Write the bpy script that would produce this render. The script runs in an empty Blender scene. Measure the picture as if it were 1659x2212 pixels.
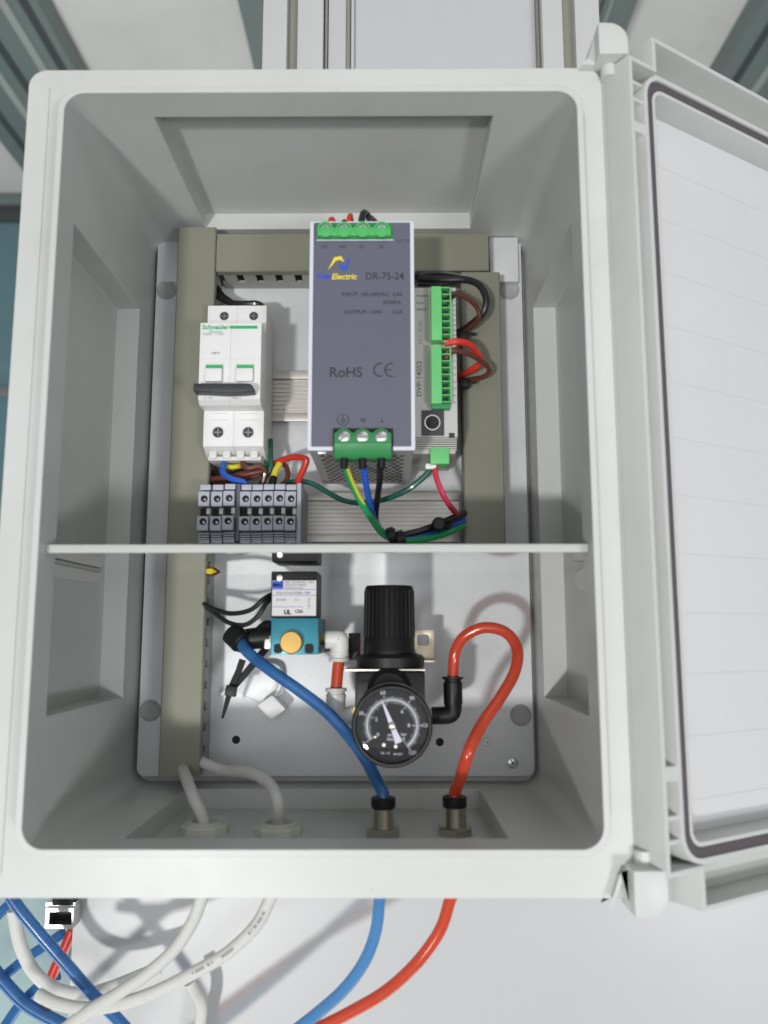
import bpy, bmesh, math, random
from mathutils import Vector, Matrix
random.seed(4)
S = 0.001            # everything below is written in millimetres
sc = bpy.context.scene

# ---------------------------------------------------------------- camera
CAM = Vector((32.5, -368.0, -84.0)); YAW, PITCH, ROLL = -.005, .144, -.001; F = 1789.0
cy_, sy_, cp_, sp_ = math.cos(YAW), math.sin(YAW), math.cos(PITCH), math.sin(PITCH)
r_ = Vector((cy_, -sy_, 0)); f_ = Vector((sy_*cp_, cy_*cp_, sp_)); u_ = r_.cross(f_)
cr_, sr_ = math.cos(ROLL), math.sin(ROLL)
RIGHT = cr_*r_ + sr_*u_; UP = -sr_*r_ + cr_*u_; FWD = f_
cam = bpy.data.cameras.new('camera'); camo = bpy.data.objects.new('camera', cam); sc.collection.objects.link(camo)
Mx = Matrix.Identity(4)
for i in range(3):
    Mx[i][0] = RIGHT[i]; Mx[i][1] = UP[i]; Mx[i][2] = -FWD[i]; Mx[i][3] = CAM[i]*S
camo.matrix_world = Mx
cam.sensor_fit = 'HORIZONTAL'; cam.sensor_width = 36; cam.lens = F/1659*36
cam.clip_start = .01; cam.clip_end = 30
cam.dof.use_dof = True; cam.dof.focus_distance = .56; cam.dof.aperture_fstop = 10
sc.camera = camo

def ray(u, v): return FWD + RIGHT*((u-829.5)/F) - UP*((v-1106)/F)
def at(u, v, Y):                         # point of the plane Y=const behind an image point
    d = ray(u, v); return CAM + d*((Y-CAM.y)/d.y)
def atz(u, v, z):
    d = ray(u, v); return CAM + d*((z-CAM.z)/d.z)
def R4(u0, v0, u1, v1, Y):
    um, vm = (u0+u1)/2, (v0+v1)/2
    return at(u0, vm, Y).x, at(u1, vm, Y).x, at(um, v1, Y).z, at(um, v0, Y).z
def PX(u, v): return at(u, v, 0)

# ---------------------------------------------------------------- light
w = bpy.data.worlds.new('World'); sc.world = w; w.use_nodes = True
bg = w.node_tree.nodes['Background']; bg.inputs[0].default_value = (.93, .96, 1, 1); bg.inputs[1].default_value = .31
def area(name, loc, target, size, power, col):
    l = bpy.data.lights.new(name, 'AREA'); l.shape = 'RECTANGLE'; l.size = size[0]; l.size_y = size[1]; l.energy = power; l.color = col
    o = bpy.data.objects.new(name, l); sc.collection.objects.link(o); o.location = Vector(loc)*S
    o.rotation_euler = (Vector(target)-Vector(loc)).to_track_quat('-Z', 'Y').to_euler(); return o
area('lamp_low_left', (-1020, -4000, -1430), (0, 100, 0), (.26, .2), 116, (1, .99, .97))
area('lamp_low_right', (900, -1600, -670), (0, 120, -60), (.30, .22), 13.5, (.95, .96, 1))
area('lamp_overhead', (500, -1200, 1100), (60, 150, 0), (1.1, .8), 3.2, (1, .99, .98))
area('fill_far_ceiling', (-300, 900, -700), (-200, 900, 1200), (1.6, 1.2), 21, (1, .99, .97))  # added fill, hidden behind the box, to brighten the room ceiling
area('fill_behind_viewer', (-100, -1900, -100), (0, 120, 0), (1.8, 1.2), 12, (.97, .98, 1))  # added soft frontal fill that lifts the shaded box interior
sc.view_settings.view_transform = 'Standard'; sc.view_settings.look = 'None'; sc.view_settings.exposure = -0.33
sc.render.engine = 'CYCLES'

# ---------------------------------------------------------------- materials
def mat(name, col, rough=.5, metal=0., var=.05, scale=60, bump=0., bscale=300, spec=.5, coat=0., emis=None, sss=0.):
    m = bpy.data.materials.new(name); m.use_nodes = True; nt = m.node_tree; p = nt.nodes['Principled BSDF']
    p.inputs['Roughness'].default_value = rough; p.inputs['Metallic'].default_value = metal
    p.inputs['Specular IOR Level'].default_value = spec
    if coat: p.inputs['Coat Weight'].default_value = coat; p.inputs['Coat Roughness'].default_value = .12
    if sss:
        p.inputs['Subsurface Weight'].default_value = sss; p.inputs['Subsurface Scale'].default_value = .004
    tc = nt.nodes.new('ShaderNodeTexCoord')
    n = nt.nodes.new('ShaderNodeTexNoise'); n.inputs['Scale'].default_value = scale; n.inputs['Detail'].default_value = 6
    nt.links.new(tc.outputs['Object'], n.inputs['Vector'])
    mx = nt.nodes.new('ShaderNodeMix'); mx.data_type = 'RGBA'
    mx.inputs['A'].default_value = (*[c*(1-var) for c in col], 1); mx.inputs['B'].default_value = (*[min(1, c*(1+var)) for c in col], 1)
    nt.links.new(n.outputs['Fac'], mx.inputs['Factor']); nt.links.new(mx.outputs['Result'], p.inputs['Base Color'])
    mr = nt.nodes.new('ShaderNodeMapRange'); mr.inputs['To Min'].default_value = max(0, rough-.06); mr.inputs['To Max'].default_value = min(1, rough+.08)
    nt.links.new(n.outputs['Fac'], mr.inputs['Value']); nt.links.new(mr.outputs['Result'], p.inputs['Roughness'])
    if bump:
        b = nt.nodes.new('ShaderNodeBump'); b.inputs['Strength'].default_value = bump; b.inputs['Distance'].default_value = .0004
        n2 = nt.nodes.new('ShaderNodeTexNoise'); n2.inputs['Scale'].default_value = bscale; n2.inputs['Detail'].default_value = 3
        nt.links.new(tc.outputs['Object'], n2.inputs['Vector']); nt.links.new(n2.outputs['Fac'], b.inputs['Height']); nt.links.new(b.outputs['Normal'], p.inputs['Normal'])
    return m
def clear(name, tint, ior, rough, boost=1.0):            # clear sheet: lets light through, mirrors at grazing angles
    m = bpy.data.materials.new(name); m.use_nodes = True; nt = m.node_tree; nt.nodes.clear()
    o = nt.nodes.new('ShaderNodeOutputMaterial'); t = nt.nodes.new('ShaderNodeBsdfTransparent'); t.inputs[0].default_value = tint
    g = nt.nodes.new('ShaderNodeBsdfGlossy'); g.inputs['Roughness'].default_value = rough; g.inputs[0].default_value = (1, 1, 1, 1)
    fr = nt.nodes.new('ShaderNodeFresnel'); fr.inputs[0].default_value = ior
    mu = nt.nodes.new('ShaderNodeMath'); mu.operation = 'MULTIPLY'; mu.inputs[1].default_value = boost; mu.use_clamp = True
    nt.links.new(fr.outputs[0], mu.inputs[0])
    mx = nt.nodes.new('ShaderNodeMixShader'); nt.links.new(mu.outputs[0], mx.inputs[0]); nt.links.new(t.outputs[0], mx.inputs[1]); nt.links.new(g.outputs[0], mx.inputs[2])
    nt.links.new(mx.outputs[0], o.inputs[0]); return m
def tubem(name, col):                                   # slightly see-through polyurethane
    m = mat(name, col, .12, var=.10, scale=45, coat=.7, sss=.35, bump=.04, bscale=120)
    nt = m.node_tree; p = nt.nodes['Principled BSDF']; o = nt.nodes['Material Output']
    t = nt.nodes.new('ShaderNodeBsdfTransparent'); t.inputs[0].default_value = (*[min(1, c**.45) for c in col], 1)
    lw = nt.nodes.new('ShaderNodeLayerWeight'); lw.inputs[0].default_value = .35
    mr = nt.nodes.new('ShaderNodeMapRange'); mr.inputs['To Min'].default_value = .5; mr.inputs['To Max'].default_value = 1.
    nt.links.new(lw.outputs['Facing'], mr.inputs['Value'])
    mx = nt.nodes.new('ShaderNodeMixShader'); nt.links.new(mr.outputs[0], mx.inputs[0]); nt.links.new(t.outputs[0], mx.inputs[1]); nt.links.new(p.outputs[0], mx.inputs[2])
    nt.links.new(mx.outputs[0], o.inputs[0]); return m
def worn(m, col, amt=.05):                              # broad stains, fine scuffs
    nt = m.node_tree; p = nt.nodes['Principled BSDF']; tc = nt.nodes.new('ShaderNodeTexCoord')
    src = p.inputs['Base Color'].links[0].from_socket
    for sc_, lo, hi, str_, dist in ((6, .40, .75, amt, 0.), (30, .55, .80, amt*.8, .2), (420, .70, .78, amt*2.4, 0.)):
        n = nt.nodes.new('ShaderNodeTexNoise'); n.inputs['Scale'].default_value = sc_; n.inputs['Detail'].default_value = 5; n.inputs['Distortion'].default_value = dist
        nt.links.new(tc.outputs['Object'], n.inputs['Vector'])
        r = nt.nodes.new('ShaderNodeMapRange'); r.inputs['From Min'].default_value = lo; r.inputs['From Max'].default_value = hi; r.inputs['To Max'].default_value = str_
        nt.links.new(n.outputs['Fac'], r.inputs['Value'])
        mx = nt.nodes.new('ShaderNodeMix'); mx.data_type = 'RGBA'; mx.inputs['B'].default_value = (*col, 1)
        nt.links.new(r.outputs[0], mx.inputs['Factor']); nt.links.new(src, mx.inputs['A']); src = mx.outputs['Result']
    nt.links.new(src, p.inputs['Base Color']); return m
M = dict(
 plastic=mat('light_grey_plastic', (.60, .612, .59), .36, var=.03, scale=25, bump=.15, bscale=900, spec=.36),
 doorp=mat('door_grey_plastic', (.62, .635, .61), .35, var=.02, scale=25, bump=.08, bscale=900),
 pan=mat('door_pan_white', (.70, .70, .70), .2, var=.02, scale=20),
 gasket=mat('foam_gasket', (.10, .088, .096), .6, var=.1, scale=200, bump=.5, bscale=1200),
 zinc=mat('galvanised_steel', (.77, .78, .79), .47, .16, var=.07, scale=45, bump=.15, bscale=500),
 duct=mat('duct_grey_pvc', (.225, .225, .172), .5, var=.04, scale=40, bump=.1, bscale=900),
 duct_in=mat('duct_side_pvc', (.36, .37, .34), .5, var=.04),
 alu=mat('ribbed_aluminium', (.62, .59, .55), .38, .5, var=.06, scale=80),
 white=mat('white_plastic', (.80, .80, .79), .35, var=.02),
 white2=mat('white_plastic_warm', (.70, .69, .65), .4, var=.04),
 brk_side=mat('breaker_side_grey', (.70, .69, .67), .45, var=.02),
 dark=mat('dark_grey_plastic', (.035, .038, .045), .45, var=.1),
 black=mat('black_plastic', (.010, .010, .011), .42, var=.2, bump=.1, spec=.32),
 blackm=mat('matt_black', (.01, .01, .01), .7),
 blkwire=mat('black_wire', (.012, .013, .013), .4, coat=.3),
 green=mat('terminal_green', (.08, .46, .13), .4, var=.06),
 greenl=mat('terminal_light_green', (.13, .52, .17), .42, var=.06),
 dgreen=mat('connector_dark_green', (.03, .24, .07), .42, var=.06),
 steel=mat('screw_steel', (.68, .68, .66), .28, 1., var=.1, scale=400),
 dsteel=mat('dark_screw_steel', (.30, .31, .31), .35, 1., var=.2, scale=400),
 brass=mat('brass', (.75, .55, .14), .25, 1., var=.1),
 brassd=mat('brass_button', (.46, .29, .08), .38, .6, var=.08, scale=500),
 nickel=mat('nickel', (.50, .47, .40), .3, 1., var=.1),
 psu=mat('psu_label_violet_grey', (.120, .121, .165), .42, var=.04),
 psuf=mat('psu_frame_white', (.66, .67, .74), .4, var=.02),
 psuc=mat('psu_case_metal', (.60, .58, .55), .42, .4, var=.08),
 plc=mat('controller_beige', (.49, .48, .45), .45, var=.03),
 ink=mat('ink_black', (.03, .03, .035), .6), inkg=mat('ink_green', (.02, .42, .13), .5), inkb=mat('ink_blue', (.03, .08, .55), .5),
 inky=mat('ink_yellow', (.80, .64, .04), .5), inkw=mat('ink_white', (.75, .75, .82), .6), inkgrey=mat('ink_grey', (.22, .22, .22), .6),
 term=mat('terminal_block_grey', (.44, .46, .52), .45, var=.04),
 termd=mat('terminal_dark_grey', (.13, .14, .16), .5),
 wblue=mat('wire_blue', (.02, .10, .52), .35, coat=.3), wbrown=mat('wire_brown', (.13, .035, .022), .35, coat=.3),
 wred=mat('wire_red', (.62, .035, .02), .35, coat=.3), wcrim=mat('wire_crimson', (.55, .03, .07), .35, coat=.3),
 wgreen=mat('wire_green', (.01, .32, .10), .35, coat=.3), wdgreen=mat('wire_dark_green', (.008, .10, .07), .35, coat=.3),
 wyel=mat('wire_yellow', (.68, .60, .03), .35, coat=.3),
 tblue=tubem('tube_blue', (.05, .19, .47)),
 tblueo=tubem('tube_blue_outside', (.12, .34, .66)),
 tred=tubem('tube_red', (.76, .105, .05)),
 cablew=mat('cable_grey_white', (.68, .675, .64), .45, var=.04),
 glandw=mat('gland_grey', (.60, .61, .53), .5, var=.04),
 teal=mat('teal_anodised', (.02, .19, .25), .32, .35, var=.12, scale=250),
 label=mat('label_white', (.66, .63, .64), .5, var=.03),
 bracket=mat('bracket_zinc_yellow', (.50, .44, .33), .4, .6, var=.15),
 wallp=mat('white_profile', (.56, .57, .56), .4, var=.02), olive=mat('profile_groove', (.24, .24, .20), .6),
 panel=mat('white_panel', (.54, .54, .555), .5, var=.03),
 gloss=mat('glossy_white_panel', (.53, .53, .535), .33, var=.02, scale=8, spec=.4),
 ceil=mat('ceiling_plaster', (.66, .655, .64), .9, var=.06, scale=9, bump=1., bscale=60),
 beam=mat('grey_teal_beam', (.155, .195, .19), .5, var=.06, scale=6), beamd=mat('beam_groove', (.05, .06, .06), .6), beaml=mat('beam_light_lip', (.33, .36, .34), .5),
 glassd=mat('window_teal', (.12, .22, .25), .25, var=.25, scale=5),
 paleg=mat('pale_teal_floor', (.35, .47, .48), .6, var=.15, scale=14),
 dial=mat('gauge_dial_black', (.012, .012, .015), .8, var=.05, spec=.2), needle=mat('needle_white', (.68, .68, .78), .5),
 acryl=clear('clear_acrylic', (.93, .95, .94, 1), 1.49, .025, 1.6), lens=clear('gauge_lens', (.97, .97, .97, 1), 1.45, .03, .35),
 boss=mat('boss_shaded_grey', (.38, .38, .38), .5), edge=mat('frosted_acrylic_edge', (.50, .51, .48), .5, var=.04, scale=300),
)

for k_, c_, a_ in (('plastic', (.30, .27, .21), .15), ('doorp', (.30, .27, .21), .13), ('zinc', (.30, .31, .33), .20), ('duct', (.12, .12, .08), .12), ('gloss', (.38, .36, .34), .10),
                   ('acryl', None, 0), ('ceil', (.40, .38, .34), .15), ('panel', (.33, .32, .31), .08), ('wallp', (.33, .32, .28), .12), ('psu', (.08, .08, .09), .12), ('cablew', (.3, .28, .22), .15), ('paleg', (.12, .20, .20), .35), ('white', (.45, .43, .38), .08), ('alu', (.25, .24, .22), .2)):
    if c_: worn(M[k_], c_, a_)
# ---------------------------------------------------------------- mesh helpers (mm)
class MB:
    def __init__(s): s.v = []; s.f = []
    def add(s, vs, fs):
        b = len(s.v); s.v += [tuple(p) for p in vs]; s.f += [tuple(b+i for i in f) for f in fs]; return s
    def box(s, x0, x1, y0, y1, z0, z1):
        if x0 > x1: x0, x1 = x1, x0
        if y0 > y1: y0, y1 = y1, y0
        if z0 > z1: z0, z1 = z1, z0
        return s.add([(x0,y0,z0),(x1,y0,z0),(x1,y1,z0),(x0,y1,z0),(x0,y0,z1),(x1,y0,z1),(x1,y1,z1),(x0,y1,z1)],
              [(0,3,2,1),(4,5,6,7),(0,1,5,4),(1,2,6,5),(2,3,7,6),(3,0,4,7)])
    def prism(s, poly, y0, y1, ax='y'):          # poly: (x,z) for ax y ; (y,z) for ax x ; (x,y) for ax z
        n = len(poly)
        def P(a, b, c):
            return {'y': (a, c, b), 'x': (c, a, b), 'z': (a, b, c)}[ax]
        s.add([P(a, b, y0) for a, b in poly]+[P(a, b, y1) for a, b in poly],
              [tuple(range(n)), tuple(range(2*n-1, n-1, -1))]+[(i, i+n, (i+1) % n+n, (i+1) % n) for i in range(n)]); return s
    def frame(s, po, pi, y0, y1):                # ring prism between two polygons of equal count
        n = len(po); vs = [(a, y, b) for p in (po, pi) for y in (y0, y1) for a, b in p]
        fs = []
        for i in range(n):
            j = (i+1) % n
            fs += [(i, j, 2*n+j, 2*n+i), (n+i, 3*n+i, 3*n+j, n+j), (i, n+i, n+j, j), (2*n+i, 2*n+j, 3*n+j, 3*n+i)]
        return s.add(vs, fs)
    def cyl(s, p0, p1, r0, r1=None, n=20):
        p0, p1 = Vector(p0), Vector(p1); r1 = r0 if r1 is None else r1
        return s.lathe(p0, p1-p0, [(0, 0), (r0, 0), (r1, (p1-p0).length), (0, (p1-p0).length)], n)
    def lathe(s, c, ax, prof, n=24, start=0.):
        c = Vector(c); ax = Vector(ax).normalized(); q = ax.to_track_quat('Z', 'Y'); a, b = q @ Vector((1, 0, 0)), q @ Vector((0, 1, 0))
        rings = []; vs = []; fs = []
        for r, h in prof:
            if r < 1e-6: rings.append([len(vs)]); vs.append(c+ax*h)
            else:
                rings.append(list(range(len(vs), len(vs)+n)))
                vs += [c+ax*h+(a*math.cos(start+2*math.pi*k/n)+b*math.sin(start+2*math.pi*k/n))*r for k in range(n)]
        for A, B in zip(rings, rings[1:]):
            for k in range(n):
                k2 = (k+1) % n
                if len(A) == 1 and len(B) == 1: continue
                if len(A) == 1: fs.append((A[0], B[k2], B[k]))
                elif len(B) == 1: fs.append((A[k], A[k2], B[0]))
                else: fs.append((A[k], A[k2], B[k2], B[k]))
        return s.add(vs, fs)
    def tube(s, pts, r, n=12, sub=8, closed=False, flat=None):
        pts = [Vector(p) for p in pts]; P = []
        m = len(pts)
        for i in range(m-1 if not closed else m):
            g = lambda k: pts[k % m] if closed else pts[min(max(k, 0), m-1)]
            p0, p1, p2, p3 = g(i-1), g(i), g(i+1), g(i+2)
            for k in range(sub):
                t = k/sub
                P.append(.5*((2*p1)+(p2-p0)*t+(2*p0-5*p1+4*p2-p3)*t*t+(3*p1-p0-3*p2+p3)*t**3))
        if not closed: P.append(pts[-1])
        N = len(P); nrm = None; vs = []; fs = []; s.path = P
        for i in range(N):
            t = (P[(i+1) % N]-P[i-1]) if closed else (P[min(i+1, N-1)]-P[max(i-1, 0)])
            t.normalize()
            if nrm is None: nrm = t.orthogonal().normalized()
            nrm = (nrm-t*nrm.dot(t)).normalized(); bn = t.cross(nrm)
            for k in range(n):
                a = 2*math.pi*k/n; vs.append(P[i]+(nrm*math.cos(a)+bn*math.sin(a))*r)
        for i in range(N if closed else N-1):
            j = (i+1) % N
            for k in range(n): fs.append((i*n+k, i*n+(k+1) % n, j*n+(k+1) % n, j*n+k))
        if not closed: fs += [tuple(range(n-1, -1, -1)), tuple((N-1)*n+k for k in range(n))]
        return s.add(vs, fs)
    def build(s, name, m, parent=None, bevel=0., smooth=.6, mats=None):
        org = root_of(parent) if parent else Vector((0, 0, 0))
        me = bpy.data.meshes.new(name)
        me.from_pydata([((x-org.x)*S, (y-org.y)*S, (z-org.z)*S) for x, y, z in s.v], [], s.f)
        bm = bmesh.new(); bm.from_mesh(me); bmesh.ops.recalc_face_normals(bm, faces=bm.faces)
        if bevel:
            es = [e for e in bm.edges if len(e.link_faces) == 2 and e.calc_face_angle(0) > .5]
            bmesh.ops.bevel(bm, geom=es, offset=bevel*S, segments=2, affect='EDGES', profile=.6, clamp_overlap=True)
        bm.to_mesh(me); bm.free()
        me.shade_smooth(); me.set_sharp_from_angle(angle=smooth)
        me.materials.append(m if not isinstance(m, str) else M[m])
        o = bpy.data.objects.new(name, me); sc.collection.objects.link(o)
        if parent: o.parent = parent
        return o
ORG = {}
def root_of(p):
    while p.parent: p = p.parent
    return ORG.get(p.name, Vector((0, 0, 0)))
def tag(o, label=None, cat=None, group=None, kind=None):
    if label: o['label'] = label
    if cat: o['category'] = cat
    if group: o['group'] = group
    if kind: o['kind'] = kind
    return o
def thing(name, label, cat, loc, group=None):
    o = bpy.data.objects.new(name, None); sc.collection.objects.link(o); o.empty_display_size = .01
    o.location = Vector(loc)*S; ORG[o.name] = Vector(loc); return tag(o, label, cat, group)
def bx(x0, x1, y0, y1, z0, z1): return MB().box(x0, x1, y0, y1, z0, z1)
def rr(x0, x1, z0, z1, r, n=6):
    P = []
    for cx, cz, a0 in ((x1-r, z1-r, 0), (x0+r, z1-r, 90), (x0+r, z0+r, 180), (x1-r, z0+r, 270)):
        for k in range(n+1):
            a = math.radians(a0+90*k/n); P.append((cx+r*math.cos(a), cz+r*math.sin(a)))
    return P
def text(s, size, x, y, z, m, parent, align='CENTER', rot=0., name='lettering', xs=1., shear=0., bold=0.):
    cu = bpy.data.curves.new('t', 'FONT'); cu.body = s; cu.size = size*S; cu.align_x = align; cu.align_y = 'CENTER'; cu.shear = shear
    cu.offset = bold*S; cu.resolution_u = 3
    t = bpy.data.objects.new('t', cu); sc.collection.objects.link(t); bpy.context.view_layer.update()
    me = bpy.data.meshes.new_from_object(t.evaluated_get(bpy.context.evaluated_depsgraph_get()))
    bpy.data.objects.remove(t)
    org = root_of(parent); A = Matrix.Translation((Vector((x, y, z))-org)*S) @ Matrix.Rotation(rot, 4, 'Y') @ Matrix.Rotation(math.pi/2, 4, 'X') @ Matrix.Scale(xs, 4, (1, 0, 0))
    me.transform(A); me.materials.clear(); me.materials.append(M[m])
    o = bpy.data.objects.new(name, me); sc.collection.objects.link(o); o.parent = parent; return o
def V(pts): return [at(*p) for p in pts]
def wire(name, pts, r, m, label, cat, group=None, n=10, extra=None):
    P = V(pts); o = thing(name, label, cat, P[0], group) if extra else None
    b = MB().tube(P, r, n=n)
    if extra:
        b.build('insulation', m, o); extra(o, P); return o
    org = P[0]; ob = b.build(name, m); 
    ob.data.transform(Matrix.Translation(-org*S)); ob.location = org*S
    return tag(ob, label, cat, group)
def boolean(base, cutters, op='DIFFERENCE'):
    for c in cutters:
        md = base.modifiers.new('b', 'BOOLEAN'); md.object = c; md.operation = op; md.solver = 'EXACT'
    bpy.context.view_layer.update()
    me = bpy.data.meshes.new_from_object(base.evaluated_get(bpy.context.evaluated_depsgraph_get()))
    base.modifiers.clear(); base.data = me
    for c in cutters: bpy.data.objects.remove(c)
def screw_head(parent, x, y, z, r, ang, m='steel', kind='slot', name='screw'):
    o = MB().lathe((x, y, z), (0, -1, 0), [(0, -1), (r, -1), (r, .25), (r*.8, .55), (0, .6)], 18).build(name, m, parent)
    b = MB(); c, s = math.cos(ang), math.sin(ang); h = r*.16; L = r*.82
    def bar(c, s):
        p = [(x+c*L-s*h, z+s*L+c*h), (x-c*L-s*h, z-s*L+c*h), (x-c*L+s*h, z-s*L-c*h), (x+c*L+s*h, z+s*L-c*h)]; b.prism(p, y-.72, y-.5)
    bar(c, s)
    if kind == 'cross': bar(-s, c)
    b.build('slot', 'dsteel', o); return o

# ================================================================= the room behind
ZC = 1230.
room_c = bx(-3500, 4200, -300, 2000, ZC, ZC+20).build('ceiling', 'ceil'); tag(room_c, kind='structure')
fw = bx(-3500, 4200, 2000, 2040, -1600, ZC).build('far_wall', 'ceil'); tag(fw, kind='structure')
# beams that run along the ceiling
def beam(u0, v0, u1, v1, label, steps=(.0, .3, .55, .8)):
    xa = atz(u0, v0, ZC-60).x; xb = atz(u1, v1, ZC-60).x; wd = xb-xa
    t = thing('ceiling_beam', label, 'beam', (xa, -200, ZC-60), 'grey beams along the ceiling')
    bx(xa, xb, -250, 1998, ZC-60, ZC).build('beam_body', 'beam', t, bevel=4)
    for k, a in enumerate(steps):
        bx(xa+wd*(a+.02), xa+wd*(a+.08), -249, 1990, ZC-62-(k % 2)*3, ZC-50).build('groove' if k % 2 == 0 else 'lip', 'beamd' if k % 2 == 0 else 'beaml', t)
beam(-243, 0, 78, 0, 'wide grey ceiling beam slanting down behind the upper left corner of the open box', (.12, .35, .5, .72, .86))
beam(512, 0, 640, 0, 'narrow grey ceiling beam just left of the white upright behind the box', (.42, .75))
beam(1290, 0, 1380, 0, 'narrow grey ceiling beam just right of the white upright, above the hinge', (.1, .3))
beam(1652, 0, 1960, 0, 'wide grey ceiling beam at the far upper right beyond the open door', (.1, .3, .5, .8))
# window in the far wall
wt = thing('window_band', 'dark framed teal window seen past the left edge of the open box', 'window', (-1150, 1990, 0))
x0, x1, z0, z1 = -2600, -950, -900, at(20, 480, 1990).z
bx(x0, x1, 1992, 1998, z0, z1).build('pane', 'glassd', wt)
bx(x0, x1, 1975, 1999.5, z1, z1+45).build('frame', 'beamd', wt, bevel=3)
bx(x0, x1, 1960, 1999, z1+45, z1+75).build('frame', 'beam', wt, bevel=3)
for zz in (600, 150, -300): bx(x0, x1, 1978, 1991.5, zz, zz+30).build('frame', 'beam', wt, bevel=3)

# floor sheet far below, seen at lower left
fl = bx(-3500, 4200, -2500, 2000, -1620, -1600).build('floor', 'paleg'); tag(fl, kind='structure')

# white upright the box hangs on: two profiles and an infill panel
def Xc(u): return at(u, 75, 176).x
for nm, a, g0, g1, b_, lab in (('l', 567, 620, 642, 698, 'white slotted profile standing left of the lilac panel above the box'),
                        ('r', 1172, 1217, 1243, 1297, 'white slotted profile standing right of the lilac panel above the box')):
    t = thing('upright_profile', lab, 'profile', (Xc(a), 176, 0), 'white profiles of the upright')
    bx(Xc(a), Xc(g0), 176, 216, -140, ZC-62).build('flange', 'wallp', t, bevel=1.2)
    bx(Xc(g1), Xc(b_), 176, 216, -140, ZC-62).build('flange', 'wallp', t, bevel=1.2)
    bx(Xc(g0), Xc(g1), 183, 214, -140, ZC-62.5).build('groove', 'olive', t)
t = thing('infill_panel', 'lilac grey panel between the two white slotted profiles above the box', 'panel', (Xc(930), 190, 0))
bx(Xc(698)+.4, Xc(1172)-.4, 190, 196, -139, ZC-63).build('sheet', 'panel', t)
bx(Xc(700), Xc(706), 182, 190, -139, ZC-64).build('bead', 'olive', t, bevel=.4)
for a, b_ in ((707, 746), (757, 764)): bx(Xc(a), Xc(b_), 184.5, 190, -139, ZC-64).build('bead', 'panel', t, bevel=1.2)
bx(Xc(751), Xc(755), 188, 190.2, -139, ZC-64).build('seam', 'olive', t)
bx(Xc(1164), Xc(1170), 184, 190, -139, ZC-64).build('bead', 'olive', t, bevel=.4)

# glossy white machine panel under and behind the box
xl = at(158, 1990, 185).x
t = thing('machine_panel', 'glossy white sheet below the box with tube shadows and reflections on it', 'panel', (150, 185, -300))
bx(xl, 900, 185, 190, -520, -141).build('sheet', 'gloss', t)
bx(900, 905, 185, 230, -520, -141).build('return_edge', 'gloss', t)
# hollow square profile end
X0, X1, Z0, Z1 = R4(98, 1962, 158, 2006, 170)
t = thing('square_tube_end', 'cut end of a bright hollow square tube with a black inside, left below the box', 'tube', ((X0+X1)/2, 170, Z0))
MB().frame([(X0,Z0),(X1,Z0),(X1,Z1),(X0,Z1)], [(X0+2.2,Z0+2.2),(X1-1,Z0+2.2),(X1-1,Z1-2.2),(X0+2.2,Z1-2.2)], 170, 182).build('tube_wall', 'steel', t)
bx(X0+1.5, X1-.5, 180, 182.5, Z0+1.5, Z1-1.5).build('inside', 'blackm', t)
X0b, X1b, Z0b, Z1b = R4(112, 1920, 157, 1957, 171)
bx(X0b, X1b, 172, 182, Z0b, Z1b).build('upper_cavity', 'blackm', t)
bx(X0b-4, X1b+1, 172.5, 182.4, Z1, Z1+2.5).build('web', 'steel', t)

q0 = at(-60, 1900, 260); q1 = at(190, 2300, 260)
t = bx(q0.x-260, xl+2, 262, 268, q1.z-120, q0.z+10).build('backing_sheet', 'paleg'); tag(t, 'pale teal sheet behind the blue tubes at the lower left corner', 'panel')
# ================================================================= enclosure
XL, XR, ZT, ZB = -124., 124., 175.3, -175.3
enc = thing('electrical_enclosure', 'open light grey plastic control box with its door swung to the right', 'enclosure', (0, 170, -200))
def prism_obj(poly, y0, y1): return MB().prism(poly, y0, y1).build('c', 'plastic', enc)
body = prism_obj(rr(-150, 141, -200, 200, 9, 8), 17, 26)
add = [prism_obj(rr(-143, 140, -194, 193, 8, 8), 24, 168), prism_obj(rr(XL-3, XR+3, ZB-3, ZT+3, 12, 10), 0, 20)]
boolean(body, add, 'UNION')
cut = [prism_obj(rr(XL, XR, ZB, ZT, 9.5, 10), -5, 164),
       bx(-138, -110, 19.5, 130, -122, 118).build('c', 'plastic', enc), bx(110, 138, 19.5, 130, -122, 118).build('c', 'plastic', enc),
       bx(-86, 86, 19.5, 138, 160, 186).build('c', 'plastic', enc), bx(-86, 86, 19.5, 138, -186.5, -160).build('c', 'plastic', enc)]
boolean(body, cut, 'DIFFERENCE')
body.name = 'body'; body.data.name = 'body'
bv = body.modifiers.new('soft_edges', 'BEVEL'); bv.width = .0007; bv.segments = 2; bv.limit_method = 'ANGLE'; bv.angle_limit = .6
body.data.shade_smooth(); body.data.set_sharp_from_angle(angle=.6)
# groove step on the left part of the flange
bx(-139.5, -138.9, 16.4, 17.4, -190, 190).build('flange_seam', 'plastic', body)
# hinge ears of the body
for zz, sgn in ((200, 1), (-187, -1)):
    P = []
    h = 15 if sgn > 0 else 17
    for k in range(9):
        a = math.pi/2*k/8; P.append((142+9.5*math.sin(a), zz+sgn*(h-9.5+9.5*math.cos(a))))
    P += [(151.5, zz-sgn*2), (137, zz-sgn*2), (137, zz+sgn*h)]
    MB().prism(P, 4, 26).build('hinge_ear', 'plastic', enc, bevel=.6)
    MB().prism([(130, zz-sgn*(2 if sgn > 0 else -12)), (137.1, zz-sgn*2), (137.1, zz+sgn*h), (133.5, zz+sgn*2)], 12, 26).build('hinge_gusset', 'plastic', enc, bevel=.4)
    MB().cyl((144.5, 15, zz-sgn*1), (144.5, 15, zz-sgn*8), 4.2).build('hinge_pin', 'plastic', enc)

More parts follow.
